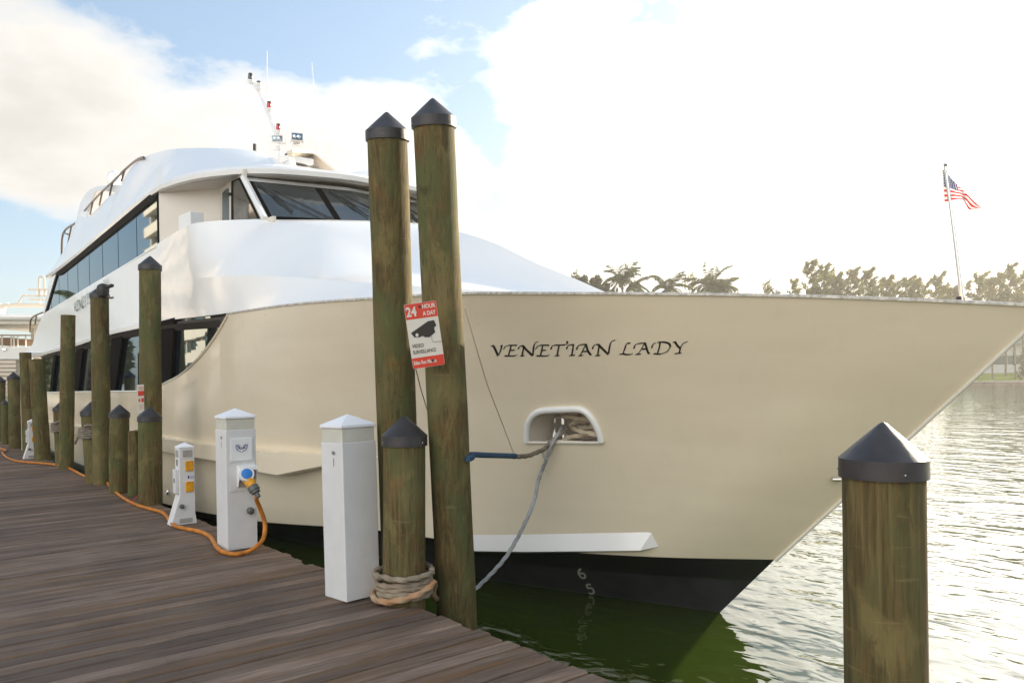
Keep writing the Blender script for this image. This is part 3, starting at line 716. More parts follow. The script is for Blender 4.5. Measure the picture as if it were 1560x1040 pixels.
# the wing aft of the windscreen corner ends in a coaming edge
ed = Curve([(p.x, p.y) for p in edge] + [(-11.18, 4.0)])
wing = []
for x in np.linspace(-14.18, -11.15, 30):
    yk, z_k = Yk(x), zk(x)
    ye = lin([(edge[0].x, 3.2)] + [(p.x, p.y) for p in edge[1:]] + [(-11.15, 4.0)], x)
    S0 = Vector((x, Ysheer(x) + .025, zsheer(x) + .012)); K = Vector((x, yk, z_k)); T = Vector((x, ye, 3.93))
    low = [S0.lerp(K, t) for t in np.linspace(0, 1, 6)]
    wing.append(low[:-1] + rise(K, T)[0] + [T + Vector((-.02, .06, .012)), T + Vector((-.04, .12, -.02)), T + Vector((-.04, .13, -.5))])
for i_ in range(30): wing[-1][i_] = secs[0][i_].copy()
lo_ = MB(); lo_.rows([q[:6] for q in wing] + [q[:6] for q in secs]); sec_b = [q for q in secs if q[0].x > -7.0]
wallb = [[Vector((q[0].x, min(hull_y(q[0].x, ZD) + .62, CL - .12), ZD)), q[0]] for q in sec_b]; lo_.rows(wallb)
endr = secs[-1]; drop = lambda p: Vector((p.x + .1, min(max(p.y, hull_y(p.x, ZD) + .4), CL), ZD)); lo_.rows([endr[:6], [drop(p) for p in endr[:6]]]); lo_.build2(CL, 'house_side', M_GEL, yacht, True, angle=40)
mb = MB(); mb.rows([q[5:] for q in secs]); mb.rows([endr[5:], [drop(p) for p in endr[5:]]]); mb.rows([q[5:] for q in wing]); mb.mirror(CL)
# shelf under the windscreen
sh_ = [onZ(405, 333, 3.935), onZ(490, 336.5, 3.935), onZ(565, 341, 3.935), onZ(634, 346, 3.935), Vector((-10.52, CL, 3.935))]
mb2 = MB(); mb2.rows([[Vector((-11.16, y, zz)) for y, zz in ((4.0, 3.93), (4.5, 3.94), (5.0, 3.945), (5.5, 3.948), (CL, 3.95))], [Vector((-12.6, y, 3.94)) for y in (4.0, 4.5, 5.0, 5.5, CL)]]); mb2.mirror(CL)
mb.add(mb2.v, mb2.f)
house = mb.build('forward_house', M_GEL, yacht, True, angle=40)
mb = MB(); mb.box((-14.0, 3.45, 3.35), (-12.3, 2 * CL - 3.45, 3.43)); mb.build('side_deck', M_DECK, yacht)
# --- white side band with its knuckle, from the wing to the stern
band = []
for x in list(np.linspace(-14.18, -31, 24)):
    zs_, z_k = zsheer(x), zk(x)
    band.append([Vector((x, 3.10, zs_ - .06)), Vector((x, 3.085, zs_ - .05)), Vector((x, 3.085, zs_ + .03)), Vector((x, 3.12, zs_ + .06)), Vector((x, 3.20, z_k)), Vector((x, 3.205, 3.6)), Vector((x, 3.215, 3.93)), Vector((x, 3.30, 3.935))])
lastrow = [Vector((-33.5, 3.10, zsheer(-33.5) - .06)), Vector((-33.6, 3.085, 2.72)), Vector((-33.8, 3.085, 2.80)), Vector((-33.8, 3.12, 2.85)), Vector((-32.8, 3.2, zk(-30))), Vector((-31.2, 3.205, 3.6)), Vector((-29.6, 3.215, 3.93)), Vector((-29.6, 3.3, 3.935))]
band = [b for b in band if b[0].x > -29.0]
band.append(lastrow)
mb = MB(); mb.rows(band); mb.mirror(CL); mb.build('side_band', M_GEL, yacht, True, angle=20)
mb = MB(); mb.add([(-14.0, 3.2, 2.5), (-33.4, 3.2, 2.6), (-33.4, 2 * CL - 3.2, 2.6), (-14.0, 2 * CL - 3.2, 2.5)], [(0, 1, 2, 3)])
mb.add([(-14.0, 3.2, 3.9), (-29.5, 3.26, 3.9), (-29.5, 2 * CL - 3.26, 3.9), (-14.0, 2 * CL - 3.26, 3.9)], [(0, 1, 2, 3)]); mb.build('inner_deck', M_DECK, yacht)
# lower saloon windows behind the opening
gl = []
for x in np.linspace(-10.15, -30.5, 44):
    gl.append([Vector((x, max(3.235, hull_y(x, z) + .07) if x > -15 else 3.235, z)) for z in (1.3, 1.6, 1.9, 2.2, zsheer(x) + .02)])
mb = MB(); mb.rows(gl); low_win = mb.build2(CL, 'lower_window', M_GLASS, yacht); low_win['label'] = 'dark reflecting saloon glazing along the main deck'
mb = MB()
for px0, px1, px2, px3 in ((244, 268, 262, 247), (172, 189, 176, 165), (118, 128, 120, 112), (83, 87, 80, 76)):     # raked black posts
    t0, t1, b1, b0 = onY(px0, 490, 3.2), onY(px1, 490, 3.2), onY(px2, 590, 3.2), onY(px3, 590, 3.2)
    q = [Vector((t0.x, 3.175, 2.62)), Vector((t1.x, 3.175, 2.62)), Vector((b1.x - .12, 3.175, 1.2)), Vector((b0.x - .12, 3.175, 1.2))]
    m_ = MB(); m_.prism(q, (0, .045, 0)); m_.build('window_post', M_FRAME, low_win)
mb = MB(); mb.rows([[Vector((x, 3.13, zsheer(x) - .07)), Vector((x, 3.215, zsheer(x) - .16)), Vector((x, 3.22, zsheer(x) - .02))] for x in np.linspace(-10.55, -30, 30)]); mb.build('header_shadow_band', M_DARK, low_win)  # dark strip along the header, painting the overhang's shadow band
mb = MB(); mb.tube([Vector((x, 3.17, zcut(x) + .012)) for x in np.linspace(-10.3, -34.5, 80)], .022, 6); mb.build('window_sill', M_HULL, low_win, True)
# aft end below: cockpit wall and posts past the glazing
mb = MB(); mb.box((-33.8, 3.3, .9), (-30.5, 2 * CL - 3.3, 2.62)); mb.build('aft_bulkhead', M_WALL, yacht)

# --- upper deck: window band, pilothouse, brow
CW = 5.62                                       # middle of the wheelhouse front
ug = MB(); ug.rows([[Vector((x, 3.25, 3.92)), Vector((x, 3.245, 4.90))] for x in np.linspace(-14.2, -28.0, 20)])
wx1 = onY(72, 472, 3.25).x; wx2 = onY(91, 414, 3.25).x
ug.v[-2] = (wx1, 3.25, 3.92); ug.v[-1] = (wx2 - .1, 3.245, 4.9)
up_win = ug.build2(CL, 'upper_window', M_GLASS, yacht); up_win['label'] = 'long blue reflecting window strip of the upper deck'
mb = MB()
for i in range(1, 9):
    x = -14.2 - i * 1.72 + .02; mb = MB(); mb.box((x - .002, 3.242, 3.93), (x + .002, 3.2465, 4.86)); mb.build('glazing_joint', M_FRAME, up_win)
mb = MB(); mb.prism([Vector((-14.13, 3.22, 3.93)), Vector((-14.2, 3.22, 3.93)), Vector((-14.2, 3.22, 4.86)), Vector((-14.13, 3.22, 4.86))], (0, .03, 0)); mb.build('window_frame', M_FRAME, up_win)
mb = MB(); mb.prism([Vector((wx1 + .05, 3.225, 3.93)), Vector((wx1 - .28, 3.225, 3.93)), Vector((wx2 - .38, 3.225, 4.86)), Vector((wx2 - .05, 3.225, 4.86))], (0, .03, 0)); mb.build('window_frame', M_FRAME, up_win)
mb = MB(); mb.prism([Vector((wx1 - .28, 3.20, 3.93)), Vector((-29.6, 3.20, 3.93)), Vector((wx2 - 1.9, 3.2, 4.86)), Vector((wx2 - .38, 3.20, 4.86))], (0, .12, 0)); mb.build2(CL, 'end_pillar', M_GEL, yacht)
mb = MB(); mb.rows([[Vector((-29.5, 3.3, 3.94)), Vector((-28.2, 3.3, 4.95))], [Vector((-29.5, CL, 3.94)), Vector((-28.2, CL, 4.95))]]); mb.mirror(CL); mb.build('aft_wall', M_WALL, yacht)
# pilothouse walls: angled bulkhead, door, side pane, windscreen
A0, A1, A2 = Vector((-14.15, 3.22, 0)), Vector((-13.33, 4.0, 0)), Vector((-11.2, 4.0, 0))
def wallbox(p, q, z0, z1, th=.05):
    n = (q - p).cross(Vector((0, 0, 1))).normalized(); n = n if n.y > 0 else -n
    return [p + Vector((0, 0, z0)), q + Vector((0, 0, z0)), q + Vector((0, 0, z1)), p + Vector((0, 0, z1))], n * th
pts, v = wallbox(A0, A1, 3.4, 4.86); mb = MB(); mb.prism(pts, v)
sidewall = [Vector((-13.33, 4.0, 3.4)), Vector((-10.9, 4.0, 3.4)), Vector((-10.9, 4.0, 3.93)), Vector((-11.18, 4.0, 3.94)), Vector((-12.1, 4.0, 4.74)), Vector((-12.1, 4.0, 4.86)), Vector((-13.33, 4.0, 4.86))]
mb.prism(sidewall, (0, .05, 0)); pilot = mb.build2(CW, 'pilothouse', M_WALL, yacht)
pw = lambda px, py, Y=3.99: onY(px, py, Y)
def plate(pxs, Y, th, mat_, name, parent, bevel=0, mirror=False):
    m_ = MB(); m_.prism([onY(a, b, Y) for a, b in pxs], (0, th, 0))
    if mirror: return m_.build2(CL, name, mat_, parent, bevel=bevel)
    return m_.build(name, mat_, parent, bevel=bevel)
door = plate([(337, 291), (348, 281), (352.5, 279), (352.5, 345), (337, 345)], 3.985, .02, M_WALL, 'door', pilot)
plate([(338.5, 294), (345, 287.5), (348, 287), (348, 345), (338.5, 345)], 3.975, .012, M_GLASS, 'door_window', door)
m_ = MB(); p = onY(350, 296, 3.97); m_.box(p + Vector((-.035, -.02, -.02)), p + Vector((.035, .01, .02))); m_.build('door_handle', M_BLACK, door)
pane = plate([(354, 276.5), (364.5, 272), (397.5, 340), (354, 340)], 3.985, .012, M_GLASSG, 'side_window', pilot)
m_ = MB(); m_.tube([onY(x, y, 3.982) for x, y in ((354, 340), (354, 276.5), (364.5, 272), (397.5, 340))], .02, 4); m_.build('window_frame', M_FRAME, pane)
# windscreen: lofted strip with five panes
wb = [onZ(402, 333, 3.94), onZ(450, 334.6, 3.94), onZ(512, 337.5, 3.94), onZ(565, 341.3, 3.94), Vector((-10.73, CW, 3.94))]
wt = [onZ(372, 273, 4.72), onZ(430, 278.5, 4.71), onZ(489, 284.5, 4.70), Vector((-11.80, CW, 4.69))]
print('wb', [tuple(round(c, 2) for c in p) for p in wb]); print('wt', [tuple(round(c, 2) for c in p) for p in wt])
cbx = Curve([(p.y, p.x) for p in wb]); ctx = Curve([(p.y, p.x) for p in wt]); ctz = Curve([(p.y, p.z) for p in wt])
def ws(y0, y1, t, off=0.0):                     # y0 on the bottom edge, y1 on the top edge; t up the glass; off forward
    fy = lambda c, y: c(y if y <= CW else 2 * CW - y)
    b = Vector((fy(cbx, y0), y0, 3.94)); tp = Vector((fy(ctx, y1), y1, fy(ctz, y1)))
    return b.lerp(tp, t) + Vector((.5, -.08, .86)) * off
y0s = (4.0, 4.98, 2 * CW - 4.98, 2 * CW - 4.0); y1s = (4.04, 5.10, 2 * CW - 5.10, 2 * CW - 4.04)
mb = MB(); nn = 24
hd_ = MB(); hd_.rows([[ws(4.0 + (2 * CW - 8.0) * i / nn, 4.04 + (2 * CW - 8.08) * i / nn, t, -.012) for t in (.985, 1.09)] for i in range(nn + 1)]); hd_.build('windscreen_header', M_GEL, pilot)
mb.rows([[ws(4.0 + (2 * CW - 8.0) * i / nn, 4.04 + (2 * CW - 8.08) * i / nn, t, -.02) for t in (0, 1)] for i in range(nn + 1)]); mb.build('windscreen_surround', M_FRAME, pilot)
for i in range(3):
    a0, a1, b0, b1 = y0s[i], y0s[i + 1], y1s[i], y1s[i + 1]; g = .05; gl_ = .10 if i == 0 else .05
    m_ = MB(); m_.rows([[ws(a0 + gl_ + (a1 - a0 - g - gl_) * s_, b0 + gl_ + (b1 - b0 - g - gl_) * s_, t, .006) for t in (.05, .93)] for s_ in np.linspace(0, 1, 7)])
    pn = m_.build('windscreen_pane', M_GLASSW, pilot)
    if i < 3:                                    # wiper: arm from the sill, blade along the glass
        s_ = lambda q, t, o_=.05: ws(a0 + (a1 - a0) * q, b0 + (b1 - b0) * q, t, o_)
        m_ = MB(); m_.tube([s_(.86, .01), s_(.60, .32), s_(.28, .66, .06)], .011, 6); m_.tube([s_(.80, .01), s_(.56, .30), s_(.27, .60, .06)], .006, 6)
        m_.tube([s_(.14, .86, .03), s_(.26, .60, .03), s_(.40, .16, .03)], .014, 6); m_.tube([s_(.24, .68, .05), s_(.33, .40, .05)], .017, 6)
        m_.tube([s_(.80, .0, .04), s_(.90, .0, .04)], .03, 8)
        m_.build('wiper', M_BLACK, pn, True)
mb = MB(); mb.tube([ws(3.98, 4.02, t, .012) for t in (-.02, .5, 1.02)], .045, 8); mb.build2(CW, 'corner_post', M_GEL, pilot, True)
# white locker on the side deck
p = onD(286, 337, 12.55)
mb = MB(); Mx = frame(p, (1, .12, 0), (0, 0, 1)); mb.box((-.24, -.055, -.55), (.24, .16, .115), 0, Mx); mb.build('deck_locker', M_WHITE, yacht, bevel=.012)
# brow (lower edge), coaming and fly deck
lp = [onZ(px, py, 4.80) for px, py in ((240, 291), (255, 284.5), (270, 279), (300, 272), (330, 268), (375, 264.5), (430, 265), (500, 270.5), (540, 275))]
lp = [p for p in lp if p.y < CL - .15] + [Vector((-11.66, CL, 4.80))]
aft = [Vector((x, 3.16, z)) for x, z in ((-28.3, 4.93), (-27.0, 4.88), (-24.5, 4.83), (-21, 4.81), (-18, 4.80), (-16, 4.80))]
lipc = smooth(aft + lp, 5)
tops = [onY(72, 420, 3.2), onY(91.5, 392, 3.45), onY(104, 371, 3.5), onY(114, 345, 3.5), onY(118, 332, 3.5), onY(133, 331, 3.5), onY(152, 313.6, 3.5), onY(166, 299, 3.5), onY(180, 291, 3.5), onY(189, 273, 3.5), onY(201, 254, 3.55), onY(219, 240, 3.6), onY(240, 232, 3.75), onY(262, 227.3, 3.92), onY(300, 225.5, 4.12), onY(350, 226, 4.45), onY(390, 230, 4.75), onY(417, 237, 5.0), onY(445, 248, 5.3), onY(463, 259, 5.55), Vector((-14.0, CL, 5.22))]
print('tops', [tuple(round(c, 2) for c in p) for p in tops]); print('lip', [tuple(round(c, 2) for c in p) for p in lp])
def resample(pts, n):
    pts = [Vector(p) for p in pts]; L = [0]
    for a_, b_ in zip(pts, pts[1:]): L.append(L[-1] + (b_ - a_).length)
    out = []
    for s_ in np.linspace(0, L[-1], n):
        i = min(max(int(np.searchsorted(L, s_)) - 1, 0), len(pts) - 2); t = (s_ - L[i]) / max(L[i + 1] - L[i], 1e-9); out.append(pts[i].lerp(pts[i + 1], t))
    return out
def by_x(pts, n, split):                        # resample so that both curves share the aft stretch by x and the bow stretch by length
    return None
i_l = min(range(len(lipc)), key=lambda i: abs(lipc[i].x + 14.4)); topc = smooth(tops, 5); i_t = min(range(len(topc)), key=lambda i: abs(topc[i].x + 15.9))
LA = resample(lipc[:i_l + 1], 60) + resample(lipc[i_l:], 50)[1:]
TA_src = topc[:i_t + 1]; TA = resample(TA_src, 60) + resample(topc[i_t:], 50)[1:]
# re-time the aft stretch of the upper edge by x so that the sections stay upright
txs = [p.x for p in TA_src]; aftT = []
for p in LA[:60]:
    x = min(max(p.x, min(txs)), max(txs)); i = max(j for j in range(len(txs)) if txs[j] <= x + 1e-6 or j == 0); i = min(i, len(txs) - 2)
    t = (x - txs[i]) / max(txs[i + 1] - txs[i], 1e-6); aftT.append(TA_src[i].lerp(TA_src[i + 1], min(max(t, 0), 1)))
w_ = [min(1, max(0, (i - 40) / 19)) for i in range(60)]
endT = topc[i_t]
TA = [a_ for a_ in aftT] + TA[60:]
rowsB = []
for i, (l_, t_) in enumerate(zip(LA, TA)):
    inw = Vector((CL and 0, 0, 0)); out = (l_ - t_); out.z = 0; out = out.normalized() if out.length > .05 else Vector((0, -1, 0))
    h = t_.z - l_.z
    lipb = l_ - out * .16 + Vector((0, 0, -.005))
    a_ = l_ + Vector((0, 0, 0)); b_ = l_ + out * .02 + Vector((0, 0, .07)); c_ = l_ - out * .03 + Vector((0, 0, .12))
    k_ = min(1.0, max(.25, h / .9))
    m1 = c_.lerp(t_, .33) + out * .03 * k_; m2 = c_.lerp(t_, .68) + out * .035 * k_
    rowsB.append([lipb, a_, b_, c_] + smooth([c_, m1, m2, t_], 4)[1:] + [t_ - out * .10 + Vector((0, 0, .012)), t_ - out * .22 + Vector((0, 0, -.05)), Vector((t_.x - out.x * .25, t_.y - out.y * .25, min(t_.z - .06, 4.95 if t_.x < -15.5 else t_.z - .10)))])
mb = MB(); mb.rows(rowsB); mb.mirror(CL); brow = mb.build('brow', M_GEL, yacht, True, angle=30)
# soffit below and deck above
mb = MB(); mb.rows([[r[0] + Vector((0, 0, -.004)), Vector((r[0].x if r[0].x < -13 else r[0].x, CL, 4.84))] for r in rowsB]); mb.mirror(CL); mb.build('soffit', M_SOFFIT, brow)
mb = MB(); mb.rows([[r[-1], Vector((r[-1].x, CL, r[-1].z + (.03 if r[-1].x > -15.5 else 0)))] for r in rowsB]); mb.mirror(CL); mb.build('fly_deck', M_GEL, brow)
mb = MB(); mb.rows([[Vector((x, 3.135, 4.79)), Vector((x, 3.235, 4.74)), Vector((x, 3.24, 4.88))] for x in np.linspace(-14.3, wx2, 20)]); mb.build('shadow_strip', M_DARK, up_win)  # brow's shade over the glass, put in as a dark strip
# radar arch aft: rounded fin with an opening
outer = smooth([(116, 336), (118, 322), (121, 309), (127, 297), (136, 287), (146, 283.3), (165, 281.6), (183, 281.5)], 4)if False else [(115, 340), (118, 322), (122, 307), (128, 296), (136, 288), (146, 283.3), (165, 281.6), (185, 281.5), (185, 296), (170, 293), (150, 291), (144, 293), (141, 300), (138, 312), (134, 326), (128, 345)]
arch = plate(outer, 3.62, .35, M_GEL, 'radar_arch', yacht, bevel=.05, mirror=True)
p0, p1 = onY(165, 284, 3.62), onY(185, 284, 3.62)
mb = MB(); mb.box((p0.x - .5, 3.95, p0.z - .38), (p1.x, 2 * CL - 3.95, p0.z - .02)); mb.build('arch_beam', M_GEL, arch, bevel=.08)
# satellite dome on the arch
c = onY(174, 279, 4.1); r_ = 9.8 * c.dot(_fwd) / 1200 if False else 10.5 * (c - CAM).dot(_fwd) / 1200
mb = MB(); mb.lathe([(r_ * .8, -.1), (r_ * .98, .05), (r_, r_ * .6), (r_ * .96, r_ * 1.0), (r_ * .75, r_ * 1.5), (r_ * .4, r_ * 1.75), (.02, r_ * 1.83)], c, n=28); mb.build('satellite_dome', M_GEL, arch, True)
# rails
def railing(pxs, posts, Y, name, rad=.026):
    m_ = MB(); m_.tube(smooth([onY(a, b, Y) for a, b in pxs], 4), rad, 8)
    for (a, b, c_, d) in posts: m_.tube([onY(a, b, Y), onY(c_, d, Y)], rad * .85, 8)
    return m_.build(name, M_RAIL, yacht, True)
railing([(129, 321), (152, 295.5), (172, 277), (188, 261), (203, 248), (213, 241.5), (219, 240)], [(141, 309, 137.5, 327), (155.5, 294, 151.5, 313), (171.5, 277.5, 167, 298), (189.5, 260.5, 185, 276)], 3.56, 'fly_rail')
railing([(94, 391), (96.5, 355), (114, 340.5)], [(109, 344.5, 103.5, 371), (96.5, 355, 104, 357)], 3.5, 'aft_rail', .03)
railing([(46, 506), (48, 485), (64.5, 476)], [(55.5, 480.5, 53.5, 494)], 3.3, 'lower_aft_rail', .03)
# chrome script on the side band
mb = nib_strokes([[(x * .84 - 0, y) for x, y in s] for s in NAME], lambda x, y: onY(111 + x * .0425, 476.0 - x * .0245 + (y - 178) * .17 * (1 + x * .0002), 3.17), 11.0, 5.0)
o = mb.build('side_lettering', M_CHROME, yacht); o['label'] = 'small chrome script on the white side band'
# mast group on the roof
def mplate(pxs, Y, th, name, parent, m_=M_GEL, bevel=.01): return plate(pxs, Y, th, m_, name, parent, bevel)
MY = 4.75
mast = MB(); mast.prism([onY(a, b, MY) for a, b in ((419, 268), (426, 244), (436.5, 230), (447, 265)) ], (0, .10, 0)); mast = mast.build('mast_arch', M_GEL, yacht, bevel=.01)
mplate([(388, 248), (396, 244.5), (412, 239.5), (437, 236), (437, 245), (425, 250), (405, 251.5), (392, 250.5)], MY - .02, .45, 'mast_wing', mast)
mplate([(436, 229.5), (475, 233), (483, 238), (525, 274), (476, 276), (466, 254), (461, 244), (459, 238), (437, 234)], MY + .70, .08, 'mast_leg', mast, M_YCREAM)
m_ = MB(); a_, b_ = onY(437, 232, MY), onY(470, 234, MY + .70); m_.prism([a_ + Vector((-.1, 0, -.06)), a_ + Vector((.25, 0, -.06)), b_ + Vector((.25, 0, -.06)), b_ + Vector((-.1, 0, -.06))], (0, 0, .06)); m_.build('mast_beam', M_YCREAM, mast, bevel=.01)
m_ = MB(); a_ = onY(464, 244, MY + .66); m_.lathe([(.075, 0), (.085, .03), (.06, .05), (.03, .05)], a_, n=16, M=Matrix.Translation(a_) @ Matrix.Rotation(R(90), 4, 'X')); m_.build('horn', M_LENS, mast, True)
m_ = MB()
for j in range(3): m_.tube(smooth([onY(441 + 2 * j, 237 + 6 * j, MY + .1), onY(450, 240 + 6 * j, MY + .35), onY(463, 238 + 7 * j, MY + .62)], 5), .008, 5)
m_.build('wiring', M_BLACK, mast)
m_ = MB(); a_ = onY(408, 258, MY - .05); m_.lathe([(.05, 0), (.06, .02), (.05, .12), (.02, .16)], a_, n=14, M=Matrix.Translation(a_) @ Matrix.Rotation(R(70), 4, 'X')); m_.build('deck_light', M_YEL, mast, True)
def px_lathe(name, m_, parent, cx, cy, Y, prof):          # profile in pixels of the picture, (radius, height above centre)
    c_ = onY(cx, cy, Y); k_ = (c_ - CAM).dot(_fwd) / 1200
    b_ = MB(); b_.lathe([(max(r_, .05) * k_, h_ * k_) for r_, h_ in prof], c_, n=18); return b_.build(name, m_, parent, True)
ped = px_lathe('mast_pedestal', M_GEL, mast, 424, 238, MY + .05, [(6, -4), (5, 0), (4.5, 8), (7, 9), (7, 11), (4, 12), (5, 15)])
def lamp_box(cx, cy, Y, wpx, hpx, dpx, face, parent, yaw, name):
    c_ = onY(cx, cy, Y); k_ = (c_ - CAM).dot(_fwd) / 1200; Mx = frame(c_, (math.cos(yaw), math.sin(yaw), 0), (0, 0, 1))
    b_ = MB(); b_.box((-wpx / 2 * k_, -dpx / 2 * k_, -hpx / 2 * k_), (wpx / 2 * k_, dpx / 2 * k_, hpx / 2 * k_), 0, Mx); o_ = b_.build(name, M_GEL, parent, bevel=1.6 * k_)
    b_ = MB(); b_.box((-wpx * .36 * k_, -dpx / 2 * k_ - .012, -hpx * .34 * k_), (wpx * .36 * k_, -dpx / 2 * k_ - .002, hpx * .34 * k_), 0, Mx); b_.build('lamp_glass', M_GLASS, o_, bevel=1.0 * k_)
    b_ = MB()
    for q in (-.16, .14): b_.lathe([(hpx * .22 * k_, 0), (hpx * .15 * k_, .006), (.001, .008)], (0, 0, 0), n=12, M=Mx @ Matrix.Translation((wpx * q * k_, -dpx / 2 * k_ - .011, 0)) @ Matrix.Rotation(R(90), 4, 'X'))
    b_.build('reflector', M_CHROME, o_, True)
    return o_
yaw_cam = math.atan2(.8, .6)
lamp_box(424, 213, MY + .05, 20, 11, 14, 0, mast, yaw_cam + .05, 'searchlight')
lamp_box(452, 210.5, MY + .4, 21, 14, 15, 0, mast, yaw_cam + .35, 'searchlight')
px_lathe('searchlight_post', M_GEL, mast, 452, 226, MY + .42, [(7, 4), (5, 6), (4, -8 + 20)])
a_ = [onY(x, y, MY + .05) for x, y in ((423, 207), (409, 172), (396, 140), (380, 118))]
m_ = MB(); m_.tube(a_, [.055, .045, .042, .04], 8); spar = m_.build('light_spar', M_GEL, mast, True)
for cx, cy, m2, nm in ((381.5, 117, M_SMOKE, 'steaming_light'), (394.3, 129, M_OFF, 'steaming_light'), (410, 160, M_REDLENS, 'red_light'), (424, 194, M_REDLENS, 'red_light')):
    b_ = px_lathe('lamp_bracket', M_GEL, spar, cx, cy + 6, MY - .02, [(1.2, -6), (4.2, -2.0), (4.6, 0), (4.2, .8)])
    l_ = px_lathe(nm, m2, b_, cx, cy + 2.6, MY - .02, [(3.0, -2.2), (3.3, -1), (3.3, 4), (3.0, 5)])
    px_lathe('lamp_cap', M_SMOKE if m2 is not M_OFF else M_GREY, b_, cx, cy - 3.0, MY - .02, [(3.2, 0), (3.4, 1.2), (2.4, 2.2)])
for (x0, y0, x1, y1, Y, r_, base) in ((388, 229, 387.5, 142, 4.9, .012, 1), (405, 240, 407, 78, 5.2, .016, 0), (489, 240, 475, 96, 6.3, .02, 0), (396, 230, 396.5, 196, 5.0, .006, 0), (333, 226, 378, 124, 4.4, .004, 0)):
    m_ = MB(); m_.tube([onY(x0, y0, Y), onY((x0 + x1) / 2, (y0 + y1) / 2, Y), onY(x1, y1, Y)], [r_, r_ * .8, r_ * .5], 6); an = m_.build('whip_antenna', M_WHITE, yacht, True)
    if base: m_ = MB(); m_.tube([onY(388, 230, Y), onY(388, 219.5, Y)], .032, 8); m_.build('antenna_base', M_BLACK, an, True)
px_lathe('small_antenna', M_GEL, yacht, 495, 240, 7.0, [(1.2, -6), (1.0, 0), (2.6, .5), (2.8, 4), (1, 5)])
# small fitting on the bulwark top
px_lathe('deck_filler', M_STEEL, yacht, 709, 446, Ysheer(-5.2) + .2, [(4, -1), (4, .6), (1, 1.2)])
# through-hull outlet low on the side
p = on_hull(258, 749, .0)
if p:
    mb = MB(); mb.lathe([(.045, -.02), (.05, .03), (.03, .05), (.02, .03)], p, n=14, M=Matrix.Translation(p) @ Matrix.Rotation(R(90), 4, 'X')); mb.build('outlet', M_STEEL, yacht, True)

# ================================================================== PILINGS
def piling(label, base, d, top_px, d_top=None, wid=None, rad=.147, capped=True, group='round timber pilings along the boardwalk', seed=1, zbot=-2.6, cut=0.0):
    """base: pixel where the axis meets z = 0 (d None: on the boardwalk) ; top_px: apex of the cap or centre of a cut top"""
    B = onZ(base[0], base[1], 0) if d is None else CAM + ray(*base) * d
    dB = (B - CAM).dot(_fwd)
    A = CAM + ray(*top_px) * (d_top or dB)
    ax = (A - B).normalized()
    if wid: rad = wid / 2 * dB / 1200
    cone, skirt = rad * .92, rad * .48
    T = A - ax * (cone + skirt * .35) if capped else A
    b0 = B + ax * ((zbot - B.z) / ax.z)
    t = thing('piling', label, 'piling', (B.x, B.y, WATER), group)
    L = (T - b0).length; rows = []; n = 28; rr = random.Random(seed); e1 = ax.cross(Vector((1, 0, 0))).normalized(); e2 = ax.cross(e1)
    nr = max(24, int(L / .09)); bow = rr.uniform(-.012, .012); ph = rr.uniform(0, 6)
    for i in range(nr + 1):
        h = L * i / nr; c = b0 + ax * h + e1 * bow * math.sin(math.pi * i / nr)
        tp = 1.03 - .05 * i / nr; row = []
        for k in range(n):
            th = 2 * math.pi * k / n
            q = 1 + .030 * mnoise.noise(Vector((math.cos(th) * 1.2 + seed * 3.1, math.sin(th) * 1.2, h * 1.1))) + .014 * mnoise.noise(Vector((math.cos(th) * 5 + seed, math.sin(th) * 5, h * 2.4)))
            drop = cut * rad * (1 - abs(math.cos(th + ph))) * (1 if i == nr else 0)
            row.append(c + (e1 * math.cos(th) + e2 * math.sin(th)) * rad * tp * q - ax * drop)
        rows.append(row)
    mb = MB(); mb.rows(rows, 0, True); mb.f.append(tuple(range(len(mb.v) - n, len(mb.v)))); mb.mi.append(0)
    mb.build('trunk', M_WOOD, t, True, angle=60)
    if capped:
        r = rad; M = frame(T - ax * skirt * .5, e1, ax); mb = MB()
        mb.lathe([(r * .98, 0), (r * 1.075, 0), (r * 1.07, skirt), (r * 1.045, skirt * 1.04), (r * .55, skirt + cone * .52), (r * .10, skirt + cone * .96), (.004, skirt + cone)], None, n=40, M=M)
        cap = mb.build('cap', M_CAP, t, True, angle=25)
        mb = MB()
        for k in range(3):
            th = k * math.pi * 2 / 3 + seed; mb = MB(); mb.lathe([(.0045, 0), (.003, .003), (.001, .004)], None, n=8, M=M @ Matrix.Rotation(th, 4, 'Z') @ Matrix.Translation((r * 1.072, 0, skirt * .35)) @ Matrix.Rotation(R(90), 4, 'Y')); mb.build('nail', M_STEEL, cap)
    t['_r'] = rad
    return t, B, ax, rad
P_NEAR = piling('short capped piling closest to the camera, in front of the bow tip', (1350, 1245), None, (1345, 647), wid=119, seed=2)
P_COIL = piling('short black-capped piling with a thick tan rope coiled round its foot', (617, 915), None, (616, 635), wid=65, seed=3)
P_TALL1 = piling('left one of the two tall leaning pilings in front of the windscreen', (614, 893), 6.15, (589, 173), 5.75, rad=.149, seed=4)
P_TALL2 = piling('tall leaning piling carrying the red and white video surveillance sign', (696, 938), 6.0, (659, 152), 5.55, rad=.148, seed=5)
piling('short capped piling standing in front of the tall piling with the narrow red-marked sign', (228, 768), None, (228, 620), wid=33, seed=6)
P_S2 = piling('tall capped piling with a narrow red-marked white sign on it', (231, 757), None, (228.5, 391), wid=31.5, seed=7)
piling('short capped piling just right of the tall piling with the black camera', (182, 750), None, (182, 617), wid=28, seed=8)
piling('old brown uncapped stump with a rough top between two capped pilings', (205, 756), None, (205, 655), wid=19, capped=False, cut=.5, seed=9)
P_R1 = piling('short capped piling wrapped in pale rope below the black camera', (147, 735), None, (138.5, 613), wid=30, seed=10)
P_CAM = piling('tall capped piling with a black camera fixed to its top', (156, 737), None, (151.5, 437), wid=26, seed=11)
